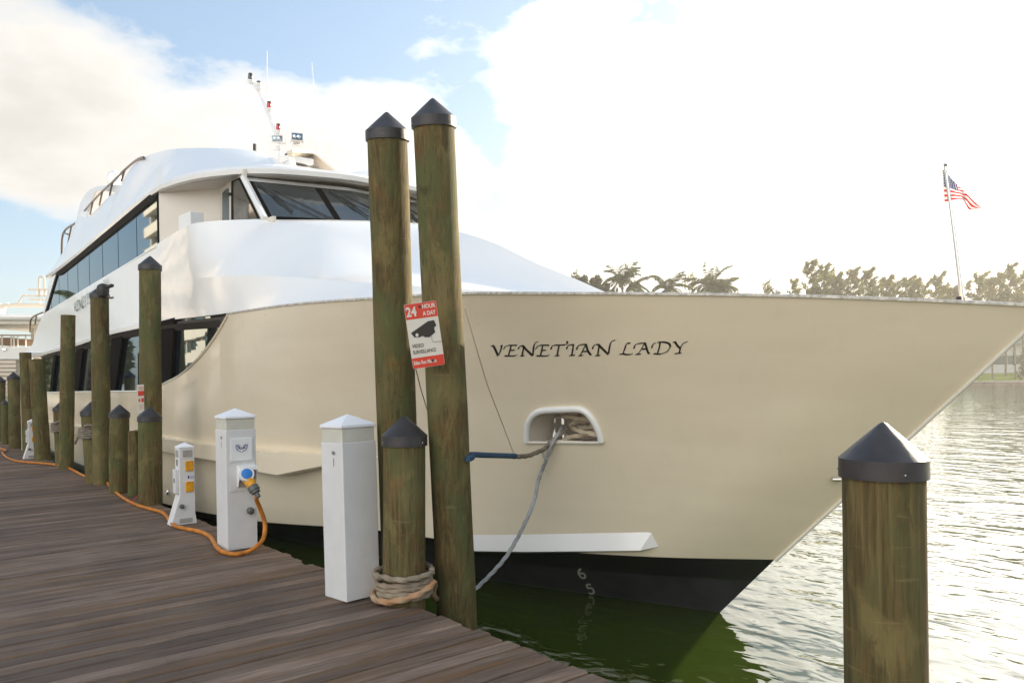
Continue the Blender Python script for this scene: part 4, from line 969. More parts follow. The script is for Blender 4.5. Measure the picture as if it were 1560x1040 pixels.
piling('tall flat-topped uncapped piling behind the roped short piling at left', (101, 714), None, (104, 480), wid=20.5, capped=False, seed=12)
P_R2 = piling('smaller short capped piling wrapped in rope, left of the other roped one', (96, 709), None, (91.5, 613), wid=20, seed=13)
piling('leaning uncapped piling just right of the far small white power post', (66, 700), None, (56, 547), wid=22, capped=False, seed=14)
piling('uncapped piling behind the far small white power post, taller than its leaning neighbour', (43, 691), None, (38.5, 537), wid=16.5, capped=False, seed=15)
piling('rust-brown short stump right behind the far small white power post', (45, 694), None, (44.5, 622.5), wid=14, capped=False, seed=16)
piling('capped mid-height piling third from the left edge', (23, 683), None, (20.5, 567), wid=16.5, seed=17)
piling('small short capped piling second from the left edge', (8.5, 676), None, (7.5, 609), wid=10.5, seed=18)
piling('capped mid-height piling cut off by the left edge', (0, 671), None, (1, 574), wid=13, seed=19)
for px, py in ((-24, 664), (-60, 652)):
    piling('capped piling farther along the boardwalk beyond the left edge', (px, py), None, (px, 590), wid=9, seed=20 - px)

# ================================================================== SIGNS
def plane_hit(px, py, o, n): r = ray(px, py); return CAM + r * ((o - CAM).dot(n) / r.dot(n))
tl, tr_, br, bl = onD(617, 465, 5.43), onD(665.5, 456.5, 5.47), onD(676.5, 556, 5.52), onD(627.5, 561.5, 5.48)
xd = ((tr_ - tl) + (br - bl)).normalized(); yd = ((tl - bl) + (tr_ - br)); n_ = xd.cross(yd).normalized()
if n_.dot(CAM - tl) < 0: n_ = -n_
o_ = (tl + tr_ + br + bl) / 4; F = frame(o_, xd, n_); Fi = F.inverted()
sw, sh = ((tr_ - tl).length + (br - bl).length) / 2, ((tl - bl).length + (tr_ - br).length) / 2
sign = thing('surveillance_sign', 'red and white 24 hour video surveillance sign nailed to the tall leaning piling', 'sign', o_)
def rrect(w_, h_, r_, z0, z1, y0=None):
    pts = []
    for cx, cy, a0 in ((w_ / 2 - r_, h_ / 2 - r_, 0), (-w_ / 2 + r_, h_ / 2 - r_, 90), (-w_ / 2 + r_, -h_ / 2 + r_, 180), (w_ / 2 - r_, -h_ / 2 + r_, 270)):
        for k in range(5): pts.append((cx + r_ * math.cos(R(a0 + 22.5 * k)), cy + r_ * math.sin(R(a0 + 22.5 * k))))
    return pts
mb = MB(); mb.prism([F @ Vector((x, y, -.003)) for x, y in rrect(sw, sh, .012, 0, 0)], n_ * .003); mb.build('panel', M_SIGNW, sign)
def band(y0, y1, top):
    pts = [p for p in rrect(sw - .003, sh - .003, .011, 0, 0)]
    q = [(x, min(max(y, y0), y1)) for x, y in pts]; m_ = MB(); m_.add([F @ Vector((x, y, .0012)) for x, y in q], [tuple(range(len(q)))]); return m_.build('red_band', M_RED, sign)
band(sh * .262, sh, 1); band(-sh, -sh * .335, 0)
def stext(body, x, y, size, m_, bold, sx=1.0, al='LEFT', nm='lettering'): return text_mesh(body, size, F @ Matrix.Translation((x * sw, y * sh, .0026)), m_, nm, sign, bold, al, sx)
stext('24', -.465, .370, .092, M_SIGNW, .0030, .78); stext('HOUR', .045, .432, .040, M_SIGNW, .0014, .80); stext('A DAY', .045, .325, .040, M_SIGNW, .0014, .74)
stext('VIDEO', -.43, -.155, .036, M_SIGNK, .0004, .78); stext('SURVEILLANCE', -.43, -.25, .036, M_SIGNK, .0004, .66)
stext('Eden Roc Marina', -.455, -.415, .036, M_SIGNW, .0011, .64)
zp = lambda x, y, l=.002: plane_hit(600 + x / 7.43, 440 + y / 7.43, o_ + n_ * l, n_)
mb = MB(); q = [zp(*p) for p in ((193, 500), (385, 365), (455, 352), (481, 412), (455, 440), (469, 490), (402, 546), (350, 546), (326, 531), (296, 546), (234, 549))]; mb.add(q, [tuple(range(len(q)))])
cam_i = mb.build('camera_picture', M_SIGNK, sign)
mb = MB(); q = [zp(262 + 17 * math.cos(k * .5236), 522 + 20 * math.sin(k * .5236), .003) for k in range(12)]; mb.add(q, [tuple(range(12))]); mb.build('picture_lens', M_SIGNW, cam_i)
mb = MB(); mb.tube([zp(x, y, .0025) for x, y in ((425, 530), (431, 570), (438, 594), (460, 600), (540, 590))], .0012, 4); mb.build('picture_cord', M_SIGNK, cam_i)
for u_, v_ in ((-.02, .44), (.14, -.41)):
    mb = MB(); mb.lathe([(.010, 0), (.008, .004), (.001, .005)], None, n=10, M=F @ Matrix.Translation((u_ * sw, v_ * sh, .003))); mb.build('nail', M_CAP, sign, True)
# narrow sign farther along
B_, ax_, r_ = P_S2[1], P_S2[2], P_S2[3]
dS = (B_ - CAM).dot(_fwd) - .17
c4 = [onD(208.7, 586, dS - .02), onD(220, 585.2, dS + .03), onD(221, 629, dS + .03), onD(209.5, 630, dS - .02)]
nar = thing('warning_sign', 'narrow white sign with red bands on the tall piling', 'sign', sum(c4, Vector()) / 4)
nn_ = (c4[1] - c4[0]).cross(c4[3] - c4[0]).normalized(); nn_ = nn_ if nn_.dot(CAM - c4[0]) > 0 else -nn_
mb = MB(); mb.prism([p - nn_ * .004 for p in c4], nn_ * .004); mb.build('panel', M_SIGNW, nar)
def npatch(u0, u1, v0, v1, m_, nm):
    f = lambda u, v: c4[0].lerp(c4[1], u).lerp(c4[3].lerp(c4[2], u), v) + nn_ * .0025
    b_ = MB(); b_.add([f(u0, v0), f(u1, v0), f(u1, v1), f(u0, v1)], [(0, 1, 2, 3)]); return b_.build(nm, m_, nar)
npatch(.12, .92, .22, .39, M_RED, 'red_band')
M_PINK = mat('faded_red_print', (.55, .25, .19), .5)
npatch(.18, .86, .08, .12, M_PINK, 'print_line'); npatch(.2, .82, .15, .18, M_PINK, 'print_line'); npatch(.2, .84, .275, .30, M_PINK, 'print_line')
npatch(.17, .38, .49, .60, M_RED, 'red_symbol'); npatch(.55, .86, .47, .61, M_RED, 'red_symbol')
npatch(.2, .8, .70, .72, M_PINK, 'print_line'); npatch(.2, .8, .76, .78, M_PINK, 'print_line'); npatch(.2, .7, .82, .84, M_PINK, 'print_line')

# black camera on the tall piling
dC = (P_CAM[1] - CAM).dot(_fwd); kC = dC / 1200 * 1.18; c = onD(157, 444.5, dC - .12)
sec = thing('security_camera', 'black dome camera with a hood on top of the tall capped piling', 'camera', c)
mb = MB(); Mx = frame(c, _right, (0, 0, 1)); mb.lathe([(.5 * kC, -6 * kC), (6.2 * kC, -5.5 * kC), (7.4 * kC, 1 * kC), (7.2 * kC, 6 * kC), (5.4 * kC, 9 * kC), (2 * kC, 10.6 * kC), (.2 * kC, 10.8 * kC)], None, n=20, M=Mx); mb.build('housing', M_BLACK, sec, True)
mb = MB(); mb.prism([Mx @ Vector((x * kC, -.05, z * kC)) for x, z in ((0, 10.5), (9, 8.5), (12.5, 10), (12.5, 6.8), (7, 4.8), (0, 4))], Mx.to_3x3() @ Vector((0, .10, 0))); mb.build('hood', M_BLACK, sec, bevel=.008)
mb = MB(); mb.tube([Mx @ Vector((x * kC, 0, z * kC)) for x, z in ((5, -6), (10, -8), (13, -7.3))], .018, 6); mb.build('bracket', M_RAIL, sec, True)

# ================================================================== POWER PEDESTALS
def local(o_, yaw): return Matrix.Translation(o_) @ Matrix.Rotation(yaw, 4, 'Z')
EDGE_YAW = math.atan2(E1.y, E1.x) + math.pi
def pyramid(M, w_, z0, lip, h, mat_, name, parent):
    mb = MB(); r = w_ / 2; vs = [(-r, -r, z0), (r, -r, z0), (r, r, z0), (-r, r, z0), (-r, -r, z0 + lip), (r, -r, z0 + lip), (r, r, z0 + lip), (-r, r, z0 + lip), (0, 0, z0 + lip + h)]
    mb.add([M @ Vector(v) for v in vs], [(3, 2, 1, 0), (0, 1, 5, 4), (1, 2, 6, 5), (2, 3, 7, 6), (3, 0, 4, 7), (4, 5, 8), (5, 6, 8), (6, 7, 8), (7, 4, 8)]); return mb.build(name, mat_, parent, bevel=.004)
def lbox(M, a, b, mat_, name, parent, bevel=0):
    mb = MB(); mb.box(a, b, 0, M); return mb.build(name, mat_, parent, bevel=bevel)
def big_pedestal(corner_px, yaw, label, W=.29, H=1.14, lean=0.0):
    corner = onZ(*corner_px, 0)                                    # nearest bottom corner (bow side, land side)
    M0 = Matrix.Rotation(yaw, 4, 'Z'); ctr = corner - M0.to_3x3() @ Vector((W / 2, -W / 2, 0)); ctr.z = 0.004
    t = thing('power_pedestal', label, 'power pedestal', ctr, 'large white dock power pedestals')
    M = Matrix.Translation(ctr) @ M0 @ Matrix.Rotation(lean, 4, 'Y'); h = W / 2
    lbox(M, (-h, -h, 0), (h, h, H), M_PED, 'body', t, .006)
    lbox(M, (-h * .95, -h * .95, H), (h * .95, h * .95, H + .105), M_LENS, 'light_lens', t, .003)
    pyramid(M, W * 1.03, H + .105, .022, .075, M_PEDCAP, 'roof_cap', t)
    # small badge and number on the land-side face
    Fm = M @ frame((-.0, -h - .0015, 0), (1, 0, 0), (0, -1, 0))
    mb = MB(); mb.lathe([(.020, 0), (.020, .001), (.015, .001), (.015, 0)], None, n=18, M=Fm @ Matrix.Translation((.03, H - .075, 0)) @ Matrix.Diagonal((1.2, .75, 1, 1))); mb.build('badge', M_LENS2, t)
    text_mesh('1', .085, Fm @ Matrix.Translation((.03, H - .145, .001)), M_GREY, 'number', t, .0, 'CENTER', .8)
    return t, M, h, H
PED1 = big_pedestal((528, 919), EDGE_YAW + R(5), 'blank-sided white power pedestal nearest the camera, beside the roped short piling', lean=R(-1.2))
PED2, M2, h2, H2 = big_pedestal((347, 840), EDGE_YAW, 'white power pedestal with a blue-capped yellow plug and orange cable')
X = h2
lbox(M2, (X, -.118, .83), (X + .004, .118, 1.075), M_PED, 'door_frame', PED2); lbox(M2, (X + .004, -.105, .845), (X + .012, .105, 1.06), M_WHITE, 'access_door', PED2, .003)
Fx = M2 @ frame((X + .0135, 0, 0), (0, 1, 0), (1, 0, 0))
wing = []
for s_ in (-1, 1):
    wing += [[(s_ * .004, .955), (s_ * .030, .975), (s_ * .055, 1.000), (s_ * .054, .975), (s_ * .040, .945), (s_ * .004, .928)], [(s_ * .014, .985), (s_ * .040, .998)], [(s_ * .014, .972), (s_ * .042, .982)], [(s_ * .012, .958), (s_ * .036, .964)]]
mb = MB()
for s_ in wing: mb.tube([Fx @ Vector((x, z, 0)) for x, z in s_], .0032, 5)
mb.build('wing_emblem', M_NAVY, PED2)
mb = MB(); mb.add([Fx @ Vector(p) for p in ((-.006, .955, .001), (.006, .955, .001), (0, .985, .001))], [(0, 1, 2)]); mb.build('emblem_mark', M_RED, PED2)
# recess with a hood, plug, lead
lbox(M2, (X, -.115, .555), (X + .006, .135, .815), M_PED, 'socket_plate', PED2, .002)
mb = MB()
hood = [(X + .006, .80), (X + .075, .79), (X + .085, .76), (X + .02, .60), (X + .006, .60)]
for y0, y1 in ((-.045, -.037), (.115, .123)): mb.prism([M2 @ Vector((x, y0, z)) for x, z in hood], (M2.to_3x3() @ Vector((0, y1 - y0, 0))))
mb.prism([M2 @ Vector((x, -.037, z)) for x, z in ((X + .006, .80), (X + .075, .79), (X + .085, .755), (X + .078, .755), (X + .070, .78), (X + .006, .79))], M2.to_3x3() @ Vector((0, .152, 0)))
mb.build('socket_hood', M_WHITE, PED2, bevel=.003)
lbox(M2, (X + .006, -.036, .59), (X + .012, .114, .785), M_LENS2, 'socket', PED2)
mb = MB(); mb.lathe([(.030, 0), (.034, .01), (.034, .035), (.022, .05), (.012, .055)], None, n=16, M=M2 @ Matrix.Translation((X, .07, .36)) @ Matrix.Rotation(R(90), 4, 'Y')); mb.build('water_valve', M_GREY, PED2, True)

def rope(path, r, pitch=None, n=12, depth=.16, per=6, noise_=0.0):
    p = smooth(path, per); L = sum((b - a).length for a, b in zip(p, p[1:])); pitch = pitch or r * 5
    pts = resample(p, max(8, int(L / (r * .55)))); rows = []; prev = None
    for i, q in enumerate(pts):
        t = (pts[min(i + 1, len(pts) - 1)] - pts[max(i - 1, 0)]).normalized()
        a = (t.cross(Vector((0, 0, 1))) if prev is None else prev - t * prev.dot(t))
        if a.length < 1e-4: a = t.cross(Vector((1, 0, 0)))
        a.normalize(); b = t.cross(a); prev = a; ph = 2 * math.pi * (L * i / (len(pts) - 1)) / pitch / 3
        rows.append([q + (a * math.cos(th) + b * math.sin(th)) * r * (1 + depth * math.cos(3 * (th - ph)) - depth * .4) for th in (2 * math.pi * k / n for k in range(n))])
    mb = MB(); mb.rows(rows, 0, True); m_ = len(mb.v); mb.f.append(tuple(range(n))); mb.f.append(tuple(range(m_ - 1, m_ - 1 - n, -1))); mb.mi += [0, 0]
    return mb
# orange shore power cable with its plug
cable = thing('power_cable', 'orange shore power cable snaking along the boardwalk to a yellow plug', 'cable', onZ(330, 828, 0))
plug0 = M2 @ Vector((X + .085, .012, .70)); pd = (M2.to_3x3() @ Vector((.55, .28, -.80))).normalized()
pm = frame(plug0, pd.cross(Vector((0, 0, 1))), pd)
mb = MB(); mb.lathe([(.050, -.03), (.056, -.02), (.053, .0), (.047, .09), (.042, .12)], None, n=20, M=pm); mb.build('plug_body', M_YEL, cable, True)
fd = (M2.to_3x3() @ Vector((.90, -.22, .36))).normalized(); fm = frame(plug0 + fd * .012 + Vector((0, 0, .012)), fd.cross(Vector((0, 0, 1))), fd)
mb = MB(); mb.lathe([(.062, -.02), (.072, -.01), (.072, .028), (.066, .034)], None, n=26, M=fm); ring = mb.build('plug_ring', M_PED, cable, True)
mb = MB(); mb.lathe([(.050, .030), (.050, .038), (.046, .040)], None, n=26, M=fm); mb.build('blue_cap', M_BLUE, ring, True)
mb = MB(); mb.lathe([(.042, .11), (.052, .12), (.052, .165), (.042, .17), (.042, .19), (.024, .195), (.020, .24)], None, n=18, M=pm); mb.build('gland', M_GREY, cable, True)
ce = pm @ Vector((0, 0, .21))
dd = (ce - CAM).dot(_fwd)
hang = [ce, onD(391, 761, dd + .03), onD(397, 776, dd + .10), onD(403.5, 797, dd + .13), onD(401, 820, dd + .05), onD(388, 834, dd - .10)]
gpx = [(374, 841), (358, 843.5), (340, 840), (330, 833), (326, 825), (318, 815.5), (303, 809), (284, 805), (268, 801), (259, 794), (255, 787), (246, 779.5), (228, 774.5), (210, 769), (193, 761), (180, 752), (170, 743), (163, 734.5), (158, 730)]
gz = .024
ground = [onZ(px, py, gz) for px, py in gpx]
gp2 = [(150, 728), (139, 727), (128, 725.5), (112, 717), (98, 711), (80, 708), (60, 706), (40, 704.5), (22, 702), (10, 697), (4, 690), (9, 686.5), (0, 684), (-20, 682)]
ground2 = [onZ(px, py - 1, gz) for px, py in gp2]
pts_ = smooth(hang + ground + ground2, 8)
mb = MB(); mb.tube(pts_, .0205, 10); mb.build('lead', M_ORANGE, cable, True)
mb = MB(); p = onZ(199, 765, .045); mb.tube([p + Vector((-.0, -.02, -.03)), p + Vector((0, 0, .0)), p + Vector((.05, .05, .06)), p + Vector((.04, .10, .11))], .004, 5); mb.build('red_tie', M_RED, cable)

def small_pedestal(corner, label, H=.86, W=.165):
    M0 = Matrix.Rotation(EDGE_YAW, 4, 'Z'); ctr = corner - M0.to_3x3() @ Vector((W / 2, -W / 2, 0)); ctr.z = .004
    t = thing('power_post', label, 'power post', ctr, 'small white power posts with yellow sockets'); M = Matrix.Translation(ctr) @ M0; h = W / 2
    mb = MB(); mb.prism([M @ Vector((-h, y, z)) for y, z in ((-h - .10, 0), (h + .02, 0), (h, .12), (h, H), (-h, H), (-h, .33))], M.to_3x3() @ Vector((W, 0, 0))); mb.build('body', M_PED, t, bevel=.005)
    pyramid(M, W * 1.04, H, .012, .05, M_PEDCAP, 'roof_cap', t)
    for a, b, nm, m_ in (((h, -.045, H - .105), (h + .003, .06, H - .025), 'light_lens', M_LENS2), ((-.05, -h - .003, H - .105), (.05, -h, H - .025), 'light_lens', M_LENS2)): lbox(M, a, b, m_, nm, t)
    for z in (.60, .345 + .02):
        o_ = lbox(M, (h, -.022, z), (h + .016, .066, z + .105), M_YEL, 'socket_cover', t, .006); lbox(M, (h, -.012, z + .104), (h + .026, .055, z + .114), M_YEL, 'hinge', o_, .002)
    lbox(M, (h, -.075, H - .125), (h + .0015, .08, H - .122), M_LENS2, 'seam', t)
    lbox(M, (-.06, -h - .035, .35), (.045, -h - .001, .62), M_PED, 'side_box', t, .004); lbox(M, (-.02, -h - .038, .47), (.012, -h - .034, .52), M_GREY, 'latch', t)
    lbox(M, (-.02, -h - .004, .66), (.012, -h, .73), M_GREY, 'vent', t)
    lbox(M, (h, .005, .515), (h + .002, .022, .545), M_NAVY, 'tag_mark', t); lbox(M, (h, .03, .530), (h + .002, .075, .535), M_BLUE, 'tag_line', t); lbox(M, (h, .03, .517), (h + .002, .075, .521), M_BLUE, 'tag_line', t)
    mb = MB(); mb.lathe([(.018, 0), (.026, .01), (.026, .035), (.012, .04)], None, n=12, M=M @ Matrix.Translation((h, -.07, .21)) @ Matrix.Rotation(R(90), 4, 'Y')); mb.build('water_tap', M_GREY, t, True)
    lbox(M, (h, -.09, .02), (h + .002, .05, .07), M_LENS2, 'base_plate', t)
    return t
small_pedestal(onZ(275, 800, 0), 'small white power post with two yellow sockets, left of the pedestal with the plug')
small_pedestal(onZ(44, 699, 0), 'far small white power post with yellow sockets among the pilings at left', H=.80)

# ================================================================== ROPES
Bc, rc = P_COIL[1], P_COIL[3]
def turn(c, r0, a0, a1, z0, z1, n=18, wob=0.0, sd=0, ex=(1, 1)):
    out = []
    for i in range(n + 1):
        a = R(a0 + (a1 - a0) * i / n); r = r0 + wob * mnoise.noise(Vector((a * 1.3, sd * 7.7, 0)))
        out.append(Vector((c.x + r * math.cos(a), c.y + r * math.sin(a), z0 + (z1 - z0) * i / n + wob * .6 * mnoise.noise(Vector((a * 1.1, 3.3, sd))))))
    return out
coil = thing('mooring_rope', 'thick tan and rust-stained rope coiled round the foot of the short piling', 'rope', Bc)
r0 = rc + .024
path = turn(Bc, r0 + .012, 90, 90 + 360 * 4.2, .035, .175, 76, .018, 1)
rope(path, .0205, per=2).build('coil', M_ROPE_T, coil, True)
rope(turn(Bc, r0 + .035, 40, 400, .225, .205, 22, .02, 5), .0205, per=2).build('coil', M_ROPE_T, coil, True)
ov = turn(Bc, r0 + .052, 150, 395, .115, .05, 18, .012, 9)
q0 = ov[-1]; ov = [Vector((p.x, p.y, .15 - .10 * math.sin(math.pi * i / 18))) for i, p in enumerate(ov)]
tail = onD(662, 910, 5.85)
rope(ov + [ov[-1].lerp(tail, .5) + Vector((0, 0, .03)), tail, onD(690, 918, 6.3)], .0225, per=3).build('rust_stained_turn', M_ROPE_O, coil, True)
# grey line from the coil up through the hawse
gl_pts = [onD(690, 918, 6.32), onD(712, 906, 6.45), onD(725, 896, 6.5), onD(748, 874, 6.58), onD(772, 846, 6.65), onD(795, 806, 6.72), onD(814, 762, 6.8), on_hull(829, 722, .10), on_hull(838, 694, .06), on_hull(845, 673, .05), on_hull(850, 662, .0) + (ray(850, 662) * .02), on_hull(854, 655, 0) + (ray(854, 655) * .10), on_hull(858, 648, 0) + (ray(858, 648) * .22)]
line = thing('mooring_line', 'pale grey mooring line hanging from the bow opening down behind the sign piling', 'mooring line', gl_pts[6])
rope(gl_pts, .0175, per=6).build('line', M_ROPE_G, line, True)
p = on_hull(838, 690, .085); rope([p + Vector((-.02, -.01, .02)), p + Vector((.01, -.03, .0)), p + Vector((.02, 0, -.03))], .012).build('knot', M_ROPE_G, line, True)
# brown line with the blue sleeve
bl_pts = [on_hull(866, 652, 0) + (ray(866, 652) * .22), on_hull(856, 659, 0) + (ray(856, 659) * .08), on_hull(842, 671, .035), on_hull(833, 681, .06)]
_d0 = (bl_pts[-1] - CAM).dot(_fwd); bl_pts += [onD(x, y, _d0 + (6.75 - _d0) * t) for x, y, t in ((820, 688, .26), (804, 694, .58), (783, 695.5, 1.0))]
line2 = thing('mooring_line', 'brown mooring line with a blue chafe sleeve tied to the sign piling', 'mooring line', bl_pts[4])
rope(bl_pts, .021, per=6).build('line', M_ROPE_B, line2, True)
m_ = MB(); e_ = onD(716, 692.5, 6.05)
sl_path = [onD(785, 694.4, 6.75), onD(760, 693.6, 6.5), onD(738, 693, 6.25), e_]
Bt2, at2, rt2 = P_TALL2[1:]
cz = Bt2 + at2 * ((e_.z - Bt2.z) / at2.z)
m_.tube(smooth(sl_path + turn(cz, rt2 + .02, 20, 150, cz.z, cz.z, 8), 6), .0235, 10); m_.build('blue_sleeve', M_SLEEVE, line2, True)
m_ = MB(); m_.tube([onD(708, 470, 5.55), onD(742, 585, 6.1), onD(768, 652, 6.55), onD(783, 692, 6.75)], .0045, 5); tag(m_.build('lanyard', M_STRING), 'thin pale lanyard from the sign piling down to the blue sleeve', 'string')
m_ = MB(); m_.tube([onD(632, 556, 5.9), onD(641, 592, 6.1), onD(652, 628, 6.4)], .004, 5); tag(m_.build('cord', M_ROPE_B), 'thin dark cord hanging between the two tall pilings', 'string')
# heap of rope lying behind the hawse
heap = thing('rope_heap', 'heap of pale rope lying inside the bow opening', 'rope', on_hull(885, 655, 0) + Vector((.1, .1, -.05)))
hr = random.Random(11)
def behind(px, py, dd): p = on_hull(px, py, 0); return CAM + ray(px, py) * ((p - CAM).dot(_fwd) + dd)
hc = behind(886, 649, .26)
for j in range(7):
    zz = hc.z - .085 + .030 * j; yy = hc.y + (.05 if j % 2 else -.02) + hr.uniform(-.02, .02)
    pts = [Vector((hc.x + t, yy + .05 * math.sin(t * 9 + j * 2), zz + .025 * math.sin(t * 7 + j * 1.7) - .09 * max(0, t - .12) + (-.05 * max(0, -t - .12) / .12))) for t in np.linspace(-.19 + .03 * hr.random(), .34, 12)]
    rope(pts, .023, per=4).build('strand', M_ROPE_L, heap, True)
# ropes round the two short pilings farther along
for P, lab, sd, tails in ((P_R1, 'pale rope wound round the short piling under the camera', 1, ([(128, 650), (121, 661), (114, 676)], [(157, 655), (163, 661), (167, 674)])),
                          (P_R2, 'pale rope wound round the smaller short piling at left', 2, ([(82, 645), (78, 652)], [(103, 645), (108, 655), (109, 672)]))):
    B_, ax_, r_ = P[1:]; dB = (B_ - CAM).dot(_fwd); kx = dB / 1200
    zc_ = 1.6 - (659 - (574 + .01745 * 640)) * kx if sd == 1 else 1.6 - (650.5 - (574 + .01745 * 690)) * kx
    t_ = thing('mooring_rope', lab, 'rope', B_ + ax_ * (zc_ / ax_.z), 'ropes wound round pilings')
    c_ = B_ + ax_ * (zc_ / ax_.z)
    rope(turn(Vector((c_.x, c_.y, 0)), r_ + .035, 0, 360 * 5, zc_ - .10, zc_ + .09, 100, .012, sd), .021, per=1).build('coil', M_ROPE_B, t_, True)
    dr = [onD(px, py, dB - r_ - .06) for px, py in ((tails[0][0]), (tails[0][0][0] + 6, tails[0][0][1] - 2.5), (tails[1][0][0] - 6, tails[1][0][1] - 6))]
    rope(dr, .021, per=5).build('crossing_turn', M_ROPE_B, t_, True)
    for tl_ in tails: rope([onD(px, py, dB - .05 + .12 * i) for i, (px, py) in enumerate(tl_)], .018, per=5).build('tail', M_ROPE_B, t_, True)

# ================================================================== FLAG AT THE BOW
FD = 5.85
pole_b, pole_t = onD(1467, 459, FD), onD(1440, 254, FD)
staff = thing('flagpole', 'thin leaning pole with a small stars and stripes flag at the bow', 'flagpole', pole_b)
mb = MB(); mb.tube([pole_b - Vector((0, 0, .05)), pole_b.lerp(pole_t, .5), pole_t], [.0165, .015, .012], 10); mb.build('pole', M_STEEL, staff, True)
mb = MB(); mb.tube([pole_b - Vector((0, 0, .03)), pole_b.lerp(pole_t, .03)], .017, 10); mb.build('socket', mat('bronze', (.35, .17, .05), .35, metal=.9), staff, True)
mb = MB(); mb.lathe([(.004, -.016), (.012, -.012), (.017, 0), (.012, .012), (.002, .017)], pole_t + Vector((0, 0, .012)), n=14); mb.build('finial', M_STEEL, staff, True)
mb = MB(); q = onD(1461, 455, FD); mb.box(q - Vector((.016, .016, .02)), q + Vector((.016, .016, .016))); mb.build('clip', M_BLACK, staff, bevel=.005)
topf = smooth([(1434.5, 257, 0), (1443, 262, .3), (1449, 271, .1), (1461, 283, -.25), (1474, 296, .2), (1486, 308, -.15), (1497, 317.5, 0)], 6)
botf = smooth([(1437, 308, 0), (1447, 306.5, .2), (1456, 304, .0), (1466, 304.5, -.3), (1471, 312, .25), (1477, 320, -.2), (1490, 318.5, 0)], 6)
fl = MB(); uvs = []; NV = 14; rows_ = []
for i, (a_, b_) in enumerate(zip(topf, botf)):
    r_ = []
    for j in range(NV + 1):
        v = j / NV; x = a_.x + (b_.x - a_.x) * v; y = a_.y + (b_.y - a_.y) * v; z = a_.z + (b_.z - a_.z) * v
        r_.append(onD(x, y, FD + .012 + .06 * z + .03 * math.sin(i * .5 + v * 2.2) * i / len(topf))); u_f = i / (len(topf) - 1); uvs.append((u_f, (1 - v) * (1 - .62 * min(1, max(0, (u_f - .40) / .25)))))
    rows_.append(r_)
fl.rows(rows_)
me = bpy.data.meshes.new('flag'); me.from_pydata(fl.v, [], fl.f); ul = me.uv_layers.new(name='cloth')
for lp_ in me.loops: ul.data[lp_.index].uv = uvs[lp_.vertex_index]
for p in me.polygons: p.use_smooth = True
mf = mat('flag_cloth', (.6, .6, .6), .8); ntf = mf.node_tree; bf = ntf.nodes['Principled BSDF']
uvn = N(ntf, 'ShaderNodeUVMap', uv_map='cloth'); sx = N(ntf, 'ShaderNodeSeparateXYZ'); ntf.links.new(uvn.outputs[0], sx.inputs[0])
st_ = math_n(ntf, 'LESS_THAN', math_n(ntf, 'MODULO', math_n(ntf, 'MULTIPLY', sx.outputs[1], 13.0), 2.0), 1.0)
c = mixc(ntf, st_, (.72, .70, .68), (.55, .015, .03))
can = math_n(ntf, 'MULTIPLY', math_n(ntf, 'GREATER_THAN', sx.outputs[1], 6 / 13), math_n(ntf, 'LESS_THAN', sx.outputs[0], .45))
cu = N(ntf, 'ShaderNodeCombineXYZ'); ntf.links.new(math_n(ntf, 'MULTIPLY', sx.outputs[0], 17.0), cu.inputs[0]); ntf.links.new(math_n(ntf, 'MULTIPLY', sx.outputs[1], 13.0), cu.inputs[1])
vo = N(ntf, 'ShaderNodeTexVoronoi', i_Scale=1.0, i_Randomness=0.0); ntf.links.new(cu.outputs[0], vo.inputs['Vector'])
blue = mixc(ntf, math_n(ntf, 'LESS_THAN', vo.outputs['Distance'], .24), (.025, .035, .12), (.7, .7, .7))
c = mixc(ntf, can, c, blue); c = mixc(ntf, math_n(ntf, 'LESS_THAN', sx.outputs[0], .05), c, (.70, .68, .66))
ntf.links.new(c, bf.inputs['Base Color'])
tr2 = N(ntf, 'ShaderNodeBsdfTranslucent'); ntf.links.new(c, tr2.inputs['Color']); mx2 = N(ntf, 'ShaderNodeMixShader', i_Fac=.5)
ntf.links.new(bf.outputs[0], mx2.inputs[1]); ntf.links.new(tr2.outputs[0], mx2.inputs[2]); ntf.links.new(mx2.outputs[0], ntf.nodes['Material Output'].inputs[0])
me.materials.append(mf); o = bpy.data.objects.new('flag', me); COL.objects.link(o); attach(o, staff)
for px, py in ((1440, 261), (1447, 301.5)):
    mb = MB(); q = onD(px, py, FD); mb.tube([q + (_right * math.cos(a) * .017 + Vector((0, 0, math.sin(a) * .006)) + _fwd * math.sin(a) * .017) for a in np.linspace(0, 6.2832, 13)], .003, 5); mb.build('flag_ring', M_STEEL, staff, True)

